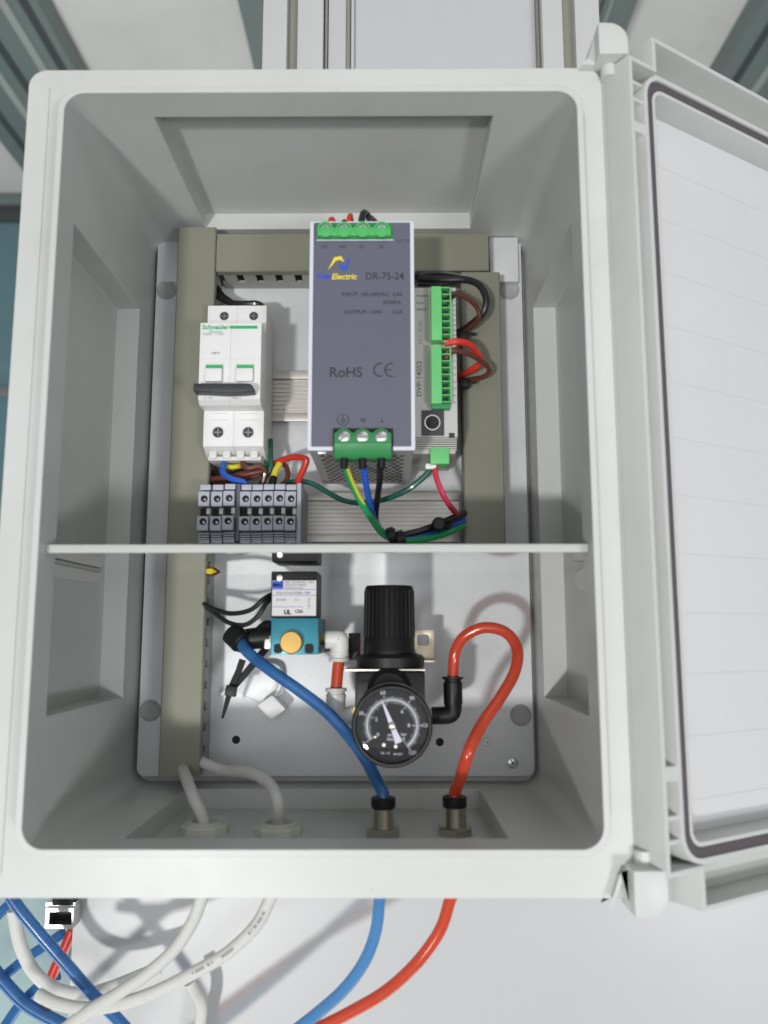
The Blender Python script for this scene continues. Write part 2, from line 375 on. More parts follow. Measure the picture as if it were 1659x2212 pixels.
# ---- door (local u along the leaf, w outward thickness)
TH = math.radians(58); DU = Vector((math.sin(TH), math.cos(TH), 0)); DW = Vector((-math.cos(TH), math.sin(TH), 0)); DH = Vector((151, 3, 0))
def dmap(b):
    b.v = [tuple(DH+DU*x+DW*y+Vector((0, 0, z))) for x, y, z in b.v]; return b
DL = 286; D = 16.5
outl = [(0, -188), (22, -188), (22, -205), (DL, -205), (DL, 214), (18, 214), (18, 197), (0, 197)]
inl = [(2.4, -185.6), (24.4, -185.6), (24.4, -202.6), (DL-2.4, -202.6), (DL-2.4, 211.6), (20.4, 211.6), (20.4, 194.6), (2.4, 194.6)]
door = dmap(MB().frame(outl, inl, 0, D)).build('door', 'doorp', enc, bevel=.5)
dmap(MB().prism(outl, D, D+2.2)).build('door_skin', 'doorp', door)
def ring(a, b_, y0, y1, name, m, r):
    po = rr(a, DL-a, -184.7+a-10, 192.6-a+10, r, 6); pi = rr(b_, DL-b_, -184.7+b_-10, 192.6-b_+10, max(r-(b_-a), 1.5), 6)
    return dmap(MB().frame(po, pi, y0, y1)).build(name, m, door, bevel=.3)
ring(9.6, 12.0, -.4, D, 'gasket_wall', 'doorp', 14)
ring(12.0, 16.6, .7, D, 'gasket', 'gasket', 12.5)
ring(16.6, 18.6, .6, D, 'inner_wall', 'doorp', 8)
dmap(MB().prism(rr(18.6, DL-18.6, -176.1, 184, 7), D-1.2, D)).build('inner_panel', 'pan', door)
for zz, h in ((160.5, 5.4), (184, 1.6), (175, 1.6), (-145.5, 6.4), (-164, 1.8), (-174, 1.8)):
    dmap(bx(2.4, 9.6, .8, D, zz-h/2, zz+h/2)).build('rib', 'doorp', door, bevel=.2)
for k in range(12):                                    # thin moulded lines on the inside of the door
    zz = 157-k*29.0
    dmap(bx(19, DL-19, D-1.26, D-1.19, zz-.2, zz+.2)).build('moulded_line', 'doorp', door)
for k in range(3):
    uu = 62+k*26.
    dmap(bx(uu, uu+.6, D-1.24, D-1.19, -175, 183)).build('moulded_line', 'pan', door)

# ---- mounting plate
PY = 155.
pl = MB().prism(rr(-121.5, 121.5, -171, 180, 5), PY, PY+2).build('mounting_plate', 'zinc', enc, bevel=.3)
for u, v in ((360, 627), (1100, 627), (325, 1535), (1125, 1545)):
    c = at(u, v, PY); MB().lathe((c.x, PY-.02, c.z), (0, -1, 0), [(6.6, -1.), (6.6, .5), (6.0, .8), (5.4, .3), (4.2, .15), (0, .1)], 28).build('mounting_dimple', 'boss', pl)  # grey plastic darkened to give the shade of a sunken dimple
for u, v in ((1078, 526), (1107, 1648), (1052, 1603)):
    c = at(u, v, PY); screw_head(pl, c.x, PY-1.2, c.z, 3.2 if u != 1052 else 2.6, .6, 'steel' if u != 1052 else 'zinc', 'cross')
for u, v in ((510, 1598), (950, 1603)):
    c = at(u, v, PY); MB().cyl((c.x, PY+.5, c.z), (c.x, PY-.15, c.z), 2.5).build('hole', 'blackm', pl)
# raised corner lands beside the ducts
for a in ((355, 560, 378, 610),):
    x0, x1, z0, z1 = R4(*a, PY); bx(x0, x1+6, PY-1, PY, z0, z1).build('land', 'zinc', pl, bevel=.4)
c0 = R4(1058, 512, 1120, 608, PY-6); bx(c0[0], c0[1], PY-6, PY, c0[2], c0[3]).build('corner_bracket', 'zinc', pl, bevel=1)

# ================================================================= cable ducts
YD = 125.
def slotted(b, side, lo, hi, fixed, pitch=12.5, gap=4.6):
    # comb wall: base strip near the plate, fingers towards the cover; side 'x' wall at x=fixed running in z, 'z' wall at z=fixed running in x
    n = int((hi-lo)/pitch)
    def seg(a, c, y0, y1):
        if side == 'x': b.box(fixed-.7, fixed+.7, y0, y1, a, c)
        else: b.box(a, c, y0, y1, fixed-.7, fixed+.7)
    seg(lo, hi, PY-10, PY-.3); seg(lo, hi, YD+1.5, YD+5)
    for k in range(n): seg(lo+k*pitch+gap/2, lo+(k+1)*pitch-gap/2, YD+5, PY-10)
    return b
def duct(label, x0, x1, z0, z1, vert):
    t = thing('cable_duct', label, 'duct', ((x0+x1)/2, PY, z0), 'olive grey slotted cable ducts')
    cov = MB()
    if vert:
        cov.prism([(x0, YD+6), (x0, YD+.8), (x0+.8, YD), (x1-.8, YD), (x1, YD+.8), (x1, YD+6), (x1-1.2, YD+6), (x1-1.2, YD+1.4), (x0+1.2, YD+1.4), (x0+1.2, YD+6)], z0, z1, 'z')
        for xx in (x0+2, x1-2): slotted(MB(), 'x', z0+.5, z1-.5, xx).build('side_wall', 'duct_in', t)
        bx(x0+2.8, x1-2.8, PY-2, PY-.4, z0+.5, z1-.5).build('base', 'duct', t)
    else:
        cov.prism([(YD+6, z0), (YD+.8, z0), (YD, z0+.8), (YD, z1-.8), (YD+.8, z1), (YD+6, z1), (YD+6, z1-1.2), (YD+1.4, z1-1.2), (YD+1.4, z0+1.2), (YD+6, z0+1.2)], x0, x1, 'x')
        for zz in (z0+2, z1-2): slotted(MB(), 'z', x0+.5, x1-.5, zz).build('side_wall', 'duct_in', t)
        bx(x0+.5, x1-.5, PY-2, PY-.4, z0+2.8, z1-2.8).build('base', 'duct', t)
    cov.build('cover', 'duct', t, smooth=.5)
    return t
a = at(355, 1305, YD); b_ = at(443, 1305, YD); DLx0, DLx1 = a.x, b_.x
duct('long upright duct on the left, the full height of the plate', DLx0, DLx1, at(380, 1676, YD).z, at(420, 491, YD).z, True)
duct('level duct along the top of the plate, behind the power supply', DLx1+.6, at(1055, 545, YD).x, at(700, 585, YD).z, at(700, 503, YD).z, False)
DRx0, DRx1 = at(1003, 1100, YD).x, at(1091, 1100, YD).x
duct('short upright duct on the right beside the controller, ending at the clear shelf', DRx0, DRx1, -44.5, at(1040, 588, YD).z, True)

# ================================================================= rails
def rail(v0, v1, label):
    z1, z0 = at(700, v0, 147).z, at(700, v1, 147).z
    t = thing('mounting_rail', label, 'rail', (0, PY, z0), 'ribbed aluminium rails')
    xa, xb = DLx1+1, DRx0-1; h = z1-z0
    bx(xa, xb, 147, 149, z1-5, z1).build('lip', 'alu', t, bevel=.3); bx(xa, xb, 147, 149, z0, z0+5).build('lip', 'alu', t, bevel=.3)
    web = bx(xa, xb, 150.4, PY-.3, z0+4, z1-4)
    n = 8
    for k in range(n):
        zz = z0+5.3+(h-10.6)*k/n; web.box(xa, xb, 149.5, 151.6, zz+.35, zz+(h-10.6)/n-.35)
    web.box(xa, xb, 149, 153, z1-5.1, z1-4.2); web.box(xa, xb, 149, 153, z0+4.2, z0+5.1)
    web.build('ribbed_web', 'alu', t)
    return t
rail(801, 909, 'upper ribbed rail carrying breaker, power supply and controller')
rail(1064, 1171, 'lower ribbed rail just above the clear shelf, carrying the terminal blocks')

# ================================================================= circuit breaker
bc = at(497, 820, 97).x-.3; bX0, bX1 = bc-18, bc+18
zt = at(510, 660, 115).z; z697 = at(495, 697, 97).z; zm = at(495, 866, 97).z; z882 = at(500, 884, 113).z; z966 = at(500, 964, 113).z; zb = at(500, 975, 118).z-3
t = thing('circuit_breaker', 'white two pole circuit breaker with dark lever and green stripes left of the power supply', 'circuit breaker', (bc, 147, zb))
cx = 0
for k in (0, 1):
    xa = bX0+18*k+.02; xb_ = xa+17.96
    MB().prism([(146.8, zt), (115, zt), (115, z697+.01), (97, z697), (97, zm+1), (101, zm-1.8), (113, z882-1.2), (113, z966), (117, z966-1.5), (124, zb), (146.8, zb)], xa, xb_, 'x').build('pole_housing', 'white', t, bevel=.25)
for k in (0, 1):
    for (u, v, Y, r) in (((480, 545)[k], 683, 115, 3.3), ((466, 533)[k], 934, 113, 3.9)):
        c = at(u, v, Y); c.x = bX0+9+18*k + (1.2 if v < 700 else -.2)
        MB().frame(rr(c.x-r, c.x+r, c.z-r, c.z+r, r-.01, 5), rr(c.x-r*.82, c.x+r*.82, c.z-r*.82, c.z+r*.82, r*.82-.01, 5), Y-.25, Y+.1).build('screw_well', 'brk_side', t)
        o = MB().cyl((c.x, Y+.1, c.z), (c.x, Y-.12, c.z), r*.83).build('terminal_screw', 'dark', t)
        b = MB(); q = r*.6
        b.box(c.x-q, c.x+q, Y-.35, Y-.13, c.z-.35, c.z+.35); b.box(c.x-.35, c.x+.35, Y-.34, Y-.13, c.z-q, c.z+q); b.build('cross_slot', 'dsteel', o)
    # lever window: green flag and white lever
    cxk = bX0+9+18*k; zg1 = at(495, 789, 97).z; zg0 = at(495, 798, 97).z; zl = at(495, 826, 97).z
    MB().prism(rr(cxk-5.4, cxk+5.4, zl-.4, zg1+1.2, 1.2, 4), 96.7, 97.2).build('lever_window', 'brk_side', t)
    bx(cxk-4.9, cxk+4.9, 96.1, 97, zg0, zg1).build('green_flag', 'inkg', t)
    bx(cxk-4.9, cxk+4.9, 94.2, 97, zl, zg0).build('lever', 'white', t, bevel=.6)
    for v in (893, 907):
        zz = at(500, v, 113).z; bx(cxk-5, cxk+5, 112.7, 113.1, zz-.3, zz+.3).build('vent_line', 'brk_side', t)
zz1, zz0 = at(485, 829, 88).z, at(485, 855, 96).z
P = [(bX0-.8, zz0+.6), (bX0-.4, zz1), (bX1-4.6, zz1-.2), (bX1-3, zz1-1.2), (bX1-2.4, zz0+.6), (bX1-8, zz0), (bX0+18, zz0-.3)]
MB().prism(P, 87, 97).build('handle_bar', 'dark', t, bevel=.4)
bx(bX0+2, bX1-2, 118, 140, zb-2.5, zb).build('clamp_guard', 'brk_side', t, bevel=.6)
for k in range(4): bx(bX0+3+k*8.2, bX0+7.5+k*8.2, 116.5, 122, zb-1.5, zb+3).build('clamp_rib', 'white2', t, bevel=.5)
lz = at(495, 707, 97).z
text('Schneider', 3.9, bX0+1.2, 96.9, lz, 'inkg', t, 'LEFT', bold=.12); text('Electric', 2.6, bX0+5.5, 96.9, lz-2.7, 'inkg', t, 'LEFT')
bx(bX0+17.2, bX1-2.4, 96.85, 97.02, lz-.9, lz+.9).build('green_bar', 'inkg', t)
text('iC60N   C10A', 2.1, bX0+1.4, 96.9, at(495, 722, 97).z, 'inkgrey', t, 'LEFT')
text('A9F74', 1.9, bX0+9.5, 96.9, at(495, 763, 97).z, 'ink', t, 'CENTER')
zz = at(495, 780, 97).z; bx(bX0+.2, bX1-.2, 96.9, 97.05, zz+1.2, zz+1.5).build('seam', 'brk_side', t)
text('O  OFF', 1.7, bX0+6, 96.9, at(495, 860, 97).z, 'inkgrey', t); text('10000 A', 1.7, bX0+22, 96.9, at(495, 860, 97).z, 'inkgrey', t)

# ================================================================= power supply
pX0, pX1, pZ0, pZ1 = -9., 46.5, 8.4, 133.6; pY = 48.5
t = thing('power_supply', 'tall violet grey power supply with white frame and green terminals, centre of the upper rail', 'power supply', (18.7, 147, pZ0))
bx(pX0+.6, pX1-.6, pY+2, 146.6, pZ0+.4, pZ1-.4).build('case', 'psuc', t, bevel=.5)
MB().frame(rr(pX0, pX1, pZ0, pZ1, .8), rr(pX0+2, pX1-2, pZ0+2, pZ1-.7, .4), pY-.3, pY+3).build('front_frame', 'psuf', t, bevel=.25)
fp = bx(pX0+1.9, pX1-1.9, pY+.1, pY+2, pZ0+1.9, pZ1-.6).build('front_label', 'psu', t)
# top terminal
x0, x1, z0, z1 = R4(684, 484, 848, 518, pY)
bx(x0, x1, pY-.15, pY+.3, z0, z1).build('terminal_opening', 'dgreen', t)
tb = bx(x0+.6, x1-.8, pY-3.2, pY+.2, z0+.9, z0+5.6).build('top_terminal', 'green', t, bevel=.5)
for k in range(4):
    c = at((704, 744, 784, 825)[k], 502, pY)
    MB().lathe((c.x, pY-3, c.z), (0, -1, 0), [(4.3, -1), (4.3, .8), (3.4, .9), (3.2, -.6), (0, -.6)], 24).build('screw_collar', 'green', tb)
    MB().cyl((c.x, pY-2.2, c.z), (c.x, pY-2.7, c.z), 3.).build('terminal_screw', 'steel', tb)
    b = bx(c.x-2.3, c.x+2.3, pY-2.95, pY-2.65, c.z-.35, c.z+.35); b.box(c.x-.35, c.x+.35, pY-2.94, pY-2.65, c.z-2.2, c.z+2.2); b.build('cross_slot', 'dsteel', tb)
bx(x0, x1+.3, pY-.25, pY+.1, z0-.5, z0).build('opening_edge', 'psuf', t)
# bottom terminal
x0, x1, z0, z1 = R4(720, 926, 848, 986, pY-2)
bx(x0-.3, x1+.3, pY-.4, pY+.2, z0+3, z1+.6).build('terminal_opening', 'blackm', t)
zs = at(783, 961, pY-2).z
tb = MB().prism([(pY+8, z0-1), (pY-1, z0-1), (pY-3, z0+.8), (pY-5, zs), (pY-4, z1-2.5), (pY+1, z1-1.2), (pY+8, z1-1.2)], x0+.6, x1-.6, 'x').build('bottom_terminal', 'dgreen', t, bevel=.35)
for k in range(3):
    c = at((743, 783, 824)[k], 945, pY-4)
    MB().lathe((c.x, pY-4, c.z), (0, -1, 0), [(4.5, -1.5), (4.5, .8), (3.7, .9), (3.5, -.1), (0, -.1)], 24).build('screw_collar', 'dgreen', tb)
    screw_head(tb, c.x, pY-4.2, c.z, 3.3, (.75, 0, .2)[k], 'steel', 'slot', 'terminal_screw')
    MB().cyl((c.x, pY-1, z0-1), (c.x, pY-1, z0-6), 2.).build('ferrule', 'black', tb)
# vent mesh on the underside: diamonds as raised webs over black
bx(pX0+.8, pX1-.8, pY+3, 146, pZ0+.1, pZ0+.38).build('vent_plate', 'psuc', t)
b = MB(); nx = 11; wv = (pX1-pX0-9)/nx
for j in range(15):
    yy = pY+14+j*5.2
    for i in range(nx-(j % 2)):
        xx = pX0+4.5+(i+.5+.5*(j % 2))*wv
        b.add([(xx-wv*.40, yy, pZ0-.05), (xx, yy-1.9, pZ0-.05), (xx+wv*.40, yy, pZ0-.05), (xx, yy+1.9, pZ0-.05)], [(0, 1, 2, 3)])
vm = b.build('vent_holes', 'blackm', t)
c = bx(pX0+5, pX0+9.5, pY+4, pY+8, pZ0-.8, pZ0+.2).build('case_screw', 'steel', t, bevel=.4)
# writing
fy = pY
def pt(s, size, u, v, m, align='CENTER', **k): c = at(u, v, pY); text(s, size, c.x, fy, c.z, m, t, align, **k)
for u, s_ in ((700, '+V'), (740, '+V'), (780, '-V'), (823, '-V')): pt(s_, 3.0, u, 534, 'ink', bold=.05)
pt('DC OK', 2.2, 872, 520, 'ink')
pt('Net', 4.4, 684, 597, 'inkb', 'LEFT', shear=.2, bold=.15); pt('Electric', 4.4, 716, 598, 'inky', 'LEFT', shear=.2, bold=.12)
pt('DR-75-24', 5.6, 873, 597, 'ink', 'RIGHT', xs=.92, bold=.05)
pt('INPUT: 100-240VAC  2.0A', 3.1, 870, 636, 'ink', 'RIGHT', xs=.94, bold=.05); pt('50/60Hz', 2.8, 866, 653, 'ink', 'RIGHT', bold=.05)
pt('OUTPUT: +24V      3.2A', 3., 870, 674, 'ink', 'RIGHT', xs=1.02, bold=.05)
pt('RoHS', 7.6, 747, 805, 'ink', xs=.98, bold=.12)
b = MB()
def arc(b, cx_, cz, r, a0, a1, wd, y, n=16):
    for k in range(n):
        A, B = math.radians(a0+(a1-a0)*k/n), math.radians(a0+(a1-a0)*(k+1)/n)
        b.add([(cx_+(r-wd)*math.cos(A), y, cz+(r-wd)*math.sin(A)), (cx_+r*math.cos(A), y, cz+r*math.sin(A)), (cx_+r*math.cos(B), y, cz+r*math.sin(B)), (cx_+(r-wd)*math.cos(B), y, cz+(r-wd)*math.sin(B))], [(0, 1, 2, 3)])
c = at(818, 799, pY); arc(b, c.x+1, c.z, 3.9, 80, 280, .8, fy); c = at(842, 799, pY); arc(b, c.x+1, c.z, 3.9, 80, 280, .8, fy); b.box(c.x-2.2, c.x+.9, fy-.02, fy+.02, c.z-.35, c.z+.35)
b.build('ce_mark', 'ink', t)
c = at(741, 907, pY); b = MB(); arc(b, c.x, c.z, 3.2, 0, 360, .45, fy, 28)
b.box(c.x-.2, c.x+.2, fy-.02, fy+.02, c.z, c.z+2.2)
for k, wd in enumerate((2, 1.35, .7)): b.box(c.x-wd, c.x+wd, fy-.02, fy+.02, c.z-k*.9-.2, c.z-k*.9+.2)
b.build('earth_symbol', 'ink', t)
pt('N', 3.2, 784, 908, 'ink', bold=.1); pt('L', 3.2, 826, 908, 'ink', bold=.1)
def poly_px(pts, m, name, Y=pY, par=None):
    b = MB(); P = [at(u, v, Y) for u, v in pts]; b.prism([(p.x, p.z) for p in P], fy-.03, fy+.03); return b.build(name, m, par or t)
poly_px([(708, 584), (722, 556), (737, 553), (744, 566), (733, 561), (726, 563)], 'inky', 'logo_stroke')
poly_px([(730, 567), (739, 574), (746, 573), (753, 556), (756, 558), (749, 583), (738, 583)], 'inkb', 'logo_stroke')

# wire ends above the power supply
for (pts, m, lab, r) in (([(716, 484, 62), (717, 476, 66), (722, 490, 100)], 'wred', 'short red wire tip, leftmost above the power supply', 2.0),
                         ([(752, 484, 62), (757, 466, 66), (760, 488, 100)], 'wred', 'taller red wire tip above the power supply, next to the black ones', 1.5),
                         ([(741, 484, 63), (744, 479, 66), (752, 490, 90)], 'black', 'low black ferrule between the two red wire tips above the power supply', 1.3),
                         ([(780, 484, 62), (786, 460, 68), (800, 474, 80), (806, 492, 110)], 'blkwire', 'black wire arching over the top of the power supply', 1.9),
                         ([(795, 484, 62), (800, 470, 66), (812, 480, 80)], 'blkwire', 'second black wire tip right of the arching black wire', 1.4)):
    wire('wire', pts, r, m, lab, 'wire')

# ================================================================= controller
t_x0, t_x1 = at(888, 800, 88).x, at(987, 800, 88).x
kz1, kz0 = at(940, 621, 88).z, at(940, 944, 88).z
t = thing('controller', 'slim beige controller with two light green terminal strips right of the power supply', 'controller', ((t_x0+t_x1)/2, 147, kz0-6))
bx(t_x0, t_x1, 88, 146.6, kz0, kz1).build('housing', 'plc', t, bevel=.5)
b = MB()
for k in range(6): b.box(t_x0+.5, t_x1-.3, 90+k*.8, 146, kz0-.9-k*1.1, kz0-.25-k*1.1)
b.box(t_x0+1, t_x1-1, 95, 146.2, kz0-8, kz0+1); b.build('stepped_base', 'plc', t)
for (v0, v1) in ((621, 737), (750, 879)):
    x0, x1, z0, z1 = R4(931, v0, 975, v1, 82)
    xm = at(954, (v0+v1)/2, 82).x
    con = bx(x0, xm, 80, 90, z0+(1.5 if v0 > 700 else 0), z1).build('terminal_strip', 'greenl', t, bevel=.4)
    n = 8; zz1 = z1; zz0 = z0+(3 if v0 > 700 else 0); h = (zz1-zz0)/n
    bx(xm+.1, x1, 86.5, 90, zz0, zz1).build('strip_back', 'dgreen', con)
    bx(x1-.7, x1, 82, 86.4, zz0, zz1).build('strip_edge', 'greenl', con)
    for k in range(n+1): bx(xm, x1-.7, 82, 86.6, zz1-k*h-.3, zz1-k*h+.3).build('divider', 'greenl', con)
    for k in range(n):
        MB().cyl((( xm+x1)/2-.2, 86.6, zz1-(k+.5)*h), ((xm+x1)/2-.2, 84.5, zz1-(k+.5)*h), 1.15, n=10).build('wire_hole', 'blackm', con)
    if v0 > 700: bx(x0+.3, x1-.8, 83, 90, z0-.6, z0+2.2).build('strip_end', 'dgreen', con, bevel=.3)
x0, x1, z0, z1 = R4(911, 887, 959, 941, 87.5)
sk = bx(x0, x1, 87, 88.2, z0, z1).build('round_socket', 'dark', t)
c = at(934, 913, 87); MB().lathe((c.x, 87, c.z), (0, -1, 0), [(4.5, 0), (4.5, .5), (3.9, .5), (3.9, -.05), (0, -.05)], 28).build('socket_ring', 'steel', sk)
MB().cyl((c.x, 87.02, c.z), (c.x, 86.85, c.z), 3.8).build('socket_face', 'blackm', sk)
x0, x1, z0, z1 = R4(929, 967, 971, 1002, 92)
bx(x0, x1, 92, 104, z0, z1).build('power_plug', 'greenl', t, bevel=1.0)
x0, x1, z0, z1 = R4(919, 1000, 943, 1012, 94)
bx(x0, x1, 95, 99, z0, z1).build('plug_ferrule', 'white', t, bevel=.8)
c = at(906, 822, 88); text('DVP-14SS2', 4.0, c.x, 87.9, c.z+1, 'ink', t, 'CENTER', rot=-math.pi/2, xs=1.15)
c = at(908, 718, 88); text('LC1  RUN', 3.2, c.x, 87.9, c.z, 'inkgrey', t, 'CENTER', rot=-math.pi/2)
for v, s_ in ((640, 'POWER'), (655, 'RUN'), (669, 'ERROR')):
    c = at(900, v, 88); text(s_, 1.9, c.x, 87.9, c.z, 'ink', t, 'LEFT')
for v0, v1, pre in ((660, 735, 'X'), (765, 870, 'Y')):
    for k in range(8):
        c = at(982, v0+(v1-v0)*k/7, 88); text(pre+str(k), 1.7, c.x, 87.9, c.z, 'ink', t, 'CENTER')
c = at(976, 948, 88); bx(c.x-1.6, c.x+1.6, 87.8, 88.02, c.z-1.4+2, c.z+1.4+2).build('small_mark', 'ink', t)

# ================================================================= terminal blocks
TY = 108.
tz = {k: at(535, v, TY).z for k, v in dict(a=1045, b=1058, c=1062, d=1094, e=1116, f=1147, g=1149, h=1172).items()}
def terminal_block(x, wd, label, group):
    t = thing('terminal_block', label, 'terminal block', (x+wd/2, 147, tz['h']), group)
    bx(x+.1, x+wd-.1, TY+6, 147, tz['h'], tz['a']).build('body', 'term', t, bevel=.3)
    bx(x+.3, x+wd-.3, TY+1.5, TY+7, tz['b']+.3, tz['a']).build('marker_seat', 'term', t, bevel=.4)
    for z0, z1, hz in ((tz['d'], tz['c'], .5), (tz['f'], tz['e'], .62)):
        h = bx(x+.15, x+wd-.15, TY-2 if z1 == tz['c'] else TY-3.5, TY+7, z0, z1).build('clamp_housing', 'term', t, bevel=.5)
        yy = (TY-2 if z1 == tz['c'] else TY-3.5)
        zc = z0+(z1-z0)*hz
        MB().lathe((x+wd*.55, yy-.05, zc), (0, -1, 0), [(2.05, 0), (2.05, .12), (1.75, .12), (1.7, .0), (0, 0)], 16).build('screw_hole', 'blackm', h)
        MB().cyl((x+wd*.62, yy, zc-.5), (x+wd*.62, yy-.2, zc-.5), .7, n=10).build('screw_glint', 'dsteel', h)
    bx(x+.4, x+wd*.6, TY+3.5, TY+6.2, tz['e']+.4, tz['d']-.4).build('bridge_bar', 'blackm', t)
    bx(x+wd*.62, x+wd-.3, TY+2.5, TY+6.2, tz['e']+2, tz['d']-.6).build('bridge_contact', 'white2', t)
    for k in range(3):
        zz = tz['g']-(tz['g']-tz['h'])*(k*.22+.08); bx(x+.25, x+wd-.25, TY, TY+6.3, zz-.85, zz-.1).build('foot_rib', 'term', t, bevel=.15)
    bx(x+.25, x+wd-.25, TY+1.5, TY+6.2, tz['h'], tz['h']+2.4).build('foot', 'term', t, bevel=.2)
    t.location += Vector((0, random.uniform(-.4, .4), random.uniform(-.25, .25)))*S
    return t
xs5 = at(518, 1110, TY).x; w5 = (at(640, 1110, TY).x-xs5)/5
names5 = ['first grey terminal block right of the black spacer', 'grey terminal block second in the tight row of five', 'middle terminal block of the tight row of five',
          'grey terminal block fourth in the tight row of five', 'rightmost grey terminal block, next to the end plate and bare rail']
for k in range(5): terminal_block(xs5+k*w5, w5, names5[k], 'grey terminal blocks on the lower rail')
for k, (u, lab) in enumerate(((427, 'leftmost grey terminal block, overlapping the upright duct'), (455, 'grey terminal block between two others in the loose row of three'), (481, 'grey terminal block just left of the black spacer'))):
    xx = at(u+1, 1110, TY).x; terminal_block(xx, w5*1.03, lab, 'grey terminal blocks on the lower rail')
x0 = at(509, 1110, TY).x; o = bx(x0, xs5-.2, TY+1, 147, tz['h']+1, tz['a']).build('spacer', 'termd', None, bevel=.4); tag(o, 'dark spacer plate between the three loose and five tight terminal blocks', 'spacer')
x0 = xs5+5*w5+.1; o = bx(x0, x0+2.6, TY+.5, 147, tz['h']-.6, tz['a']+.5).build('end_plate', 'term', None, bevel=.4); tag(o, 'thin grey end plate closing the right side of the terminal row', 'end plate')

# ================================================================= clear shelf
SZ = -46.6
sh = thing('clear_shelf', 'clear acrylic shelf with a frosted front edge across the whole box', 'shelf', (0, 90, SZ))
outl_s = [(-123.6, 9.5), (123.6, 9.5), (123.6, 20), (137.4, 20), (137.4, 129.6), (123.6, 129.6), (123.6, PY-.4), (-123.6, PY-.4), (-123.6, 129.6), (-137.4, 129.6), (-137.4, 20), (-123.6, 20)]
MB().prism(outl_s, SZ-1.4, SZ+2.2, 'z').build('sheet', 'acryl', sh)
bx(-123.7, 123.7, 8, 9.5, SZ-1.5, SZ+2.3).build('front_edge', 'edge', sh, bevel=.3)
# adhesive strips holding the shelf ends
def strip(pts, label, m):
    P = [at(*p) for p in pts]; n = (P[1]-P[0]).cross(P[3]-P[0]).normalized()*.6
    b = MB().add(P+[p+n for p in P], [(0, 1, 2, 3), (7, 6, 5, 4), (0, 4, 5, 1), (1, 5, 6, 2), (2, 6, 7, 3), (3, 7, 4, 0)])
    return tag(b.build('tape', m, None, bevel=.2), label, 'tape')
bx_ = MB().prism([(24, SZ-3), (120, SZ-3), (118, SZ-9), (40, SZ-10), (26, SZ-12)], -137.4, -136.6, 'x').build('tape', 'white2'); tag(bx_, 'pale glue strip on the left wall under the clear shelf', 'tape', 'glue strips under the shelf ends')
b = MB()
pp = []
for k in range(14):
    a = 2*math.pi*k/14; pp.append((72+26*math.cos(a)*(1+.12*math.sin(3*a)), SZ-9.5+7*math.sin(a)*(1+.15*math.cos(2*a))))
b.prism(pp, 137.2, 137.6, 'x'); tag(b.build('tape', 'white2'), 'crumpled translucent glue patch on the right wall under the clear shelf', 'tape', 'glue strips under the shelf ends')

# ================================================================= solenoid valve
vY = 90.
x0, x1, zc0, zc1 = R4(585, 1241, 685, 1334, vY)
t = thing('solenoid_valve', 'small solenoid valve with white label, teal body and brass button under the shelf', 'valve', ((x0+x1)/2, PY, zc0-22))
bx(x0, x1, vY, vY+30, zc0, zc1+1.8).build('coil', 'black', t, bevel=1.)
l = R4(588, 1254, 683, 1330, vY); lb = bx(l[0], l[1], vY-.25, vY+.2, l[2], l[3]).build('rating_label', 'label', t)
ly = vY-.35
def lt(s_, size, u, v, m, al='LEFT', **k): c = at(u, v, vY); text(s_, size, c.x, ly, c.z, m, t, al, **k)
q = R4(589, 1255, 612, 1272, vY); bx(q[0], q[1], ly, vY, q[2], q[3]).build('blue_mark', 'inkb', lb)
lt('MAC', 2.6, 601, 1264, 'inkw', 'CENTER', bold=.08)
for v, s_ in ((1258, 'MAC VALVES INC'), (1264, 'WIXOM MI 48393'), (1270, 'MADE IN U.S.A.')): lt(s_, 1.55, 615, v, 'ink')
lt('PRESS', 1.3, 666, 1258, 'ink')
lt('35A-ACA-DDBA-1BA', 2.0, 596, 1281, 'ink', xs=1.05)
for v, u1 in ((1273.5, 682), (1286, 682), (1311, 655)):
    c, c2 = at(588, v, vY), at(u1, v, vY); bx(c.x, c2.x, ly, vY, c.z-.12, c.z+.12).build('label_line', 'inkb', lb)
lt('24 VDC', 1.8, 596, 1296, 'ink'); lt('5.4', 1.8, 637, 1296, 'ink')
lt('150 PSI', 2.2, 668, 1304, 'inkgrey', 'CENTER', rot=-math.pi/2)
lt('UL', 3.2, 621, 1323, 'ink', 'CENTER', bold=.2); lt('CSA', 2.4, 646, 1321, 'ink', 'CENTER', bold=.1)
MB().lathe((at(604, 1248, vY).x, vY, at(604, 1248, vY).z), (0, -1, 0), [(0, -1), (1.6, -1), (1.6, .4), (0, .7)], 16).build('coil_screw', 'steel', t)
B = R4(585, 1335, 687, 1414, vY-1)
vb = bx(B[0], B[1], vY-1, PY-14, B[2], B[3]).build('valve_body', 'teal', t, bevel=.5)
bx(B[0]+4, B[1]-6, vY-1.25, vY-.9, B[3]-11, B[3]-10.2).build('milled_step', 'teal', vb)
c = at(628, 1388, vY-6); MB().lathe((c.x, vY-1, c.z), (0, -1, 0), [(0, -1), (6.2, -1), (6.2, 3.6), (5.6, 4.4), (0, 4.5)], 32).build('brass_button', 'brassd', vb)
for u in (601, 668):
    c = at(u, 1401, vY-1); MB().prism(rr(c.x-2.4, c.x+2.4, c.z-2.6, c.z+2.6, 1.6), vY-1.3, vY-.9).build('bolt_hole', 'blackm', vb)
q = R4(575, 1398, 700, 1412, 100); bx(q[0]+4, q[1], 104, PY-.2, B[2]+.6, B[2]+5).build('mounting_foot', 'dark', t, bevel=.5)

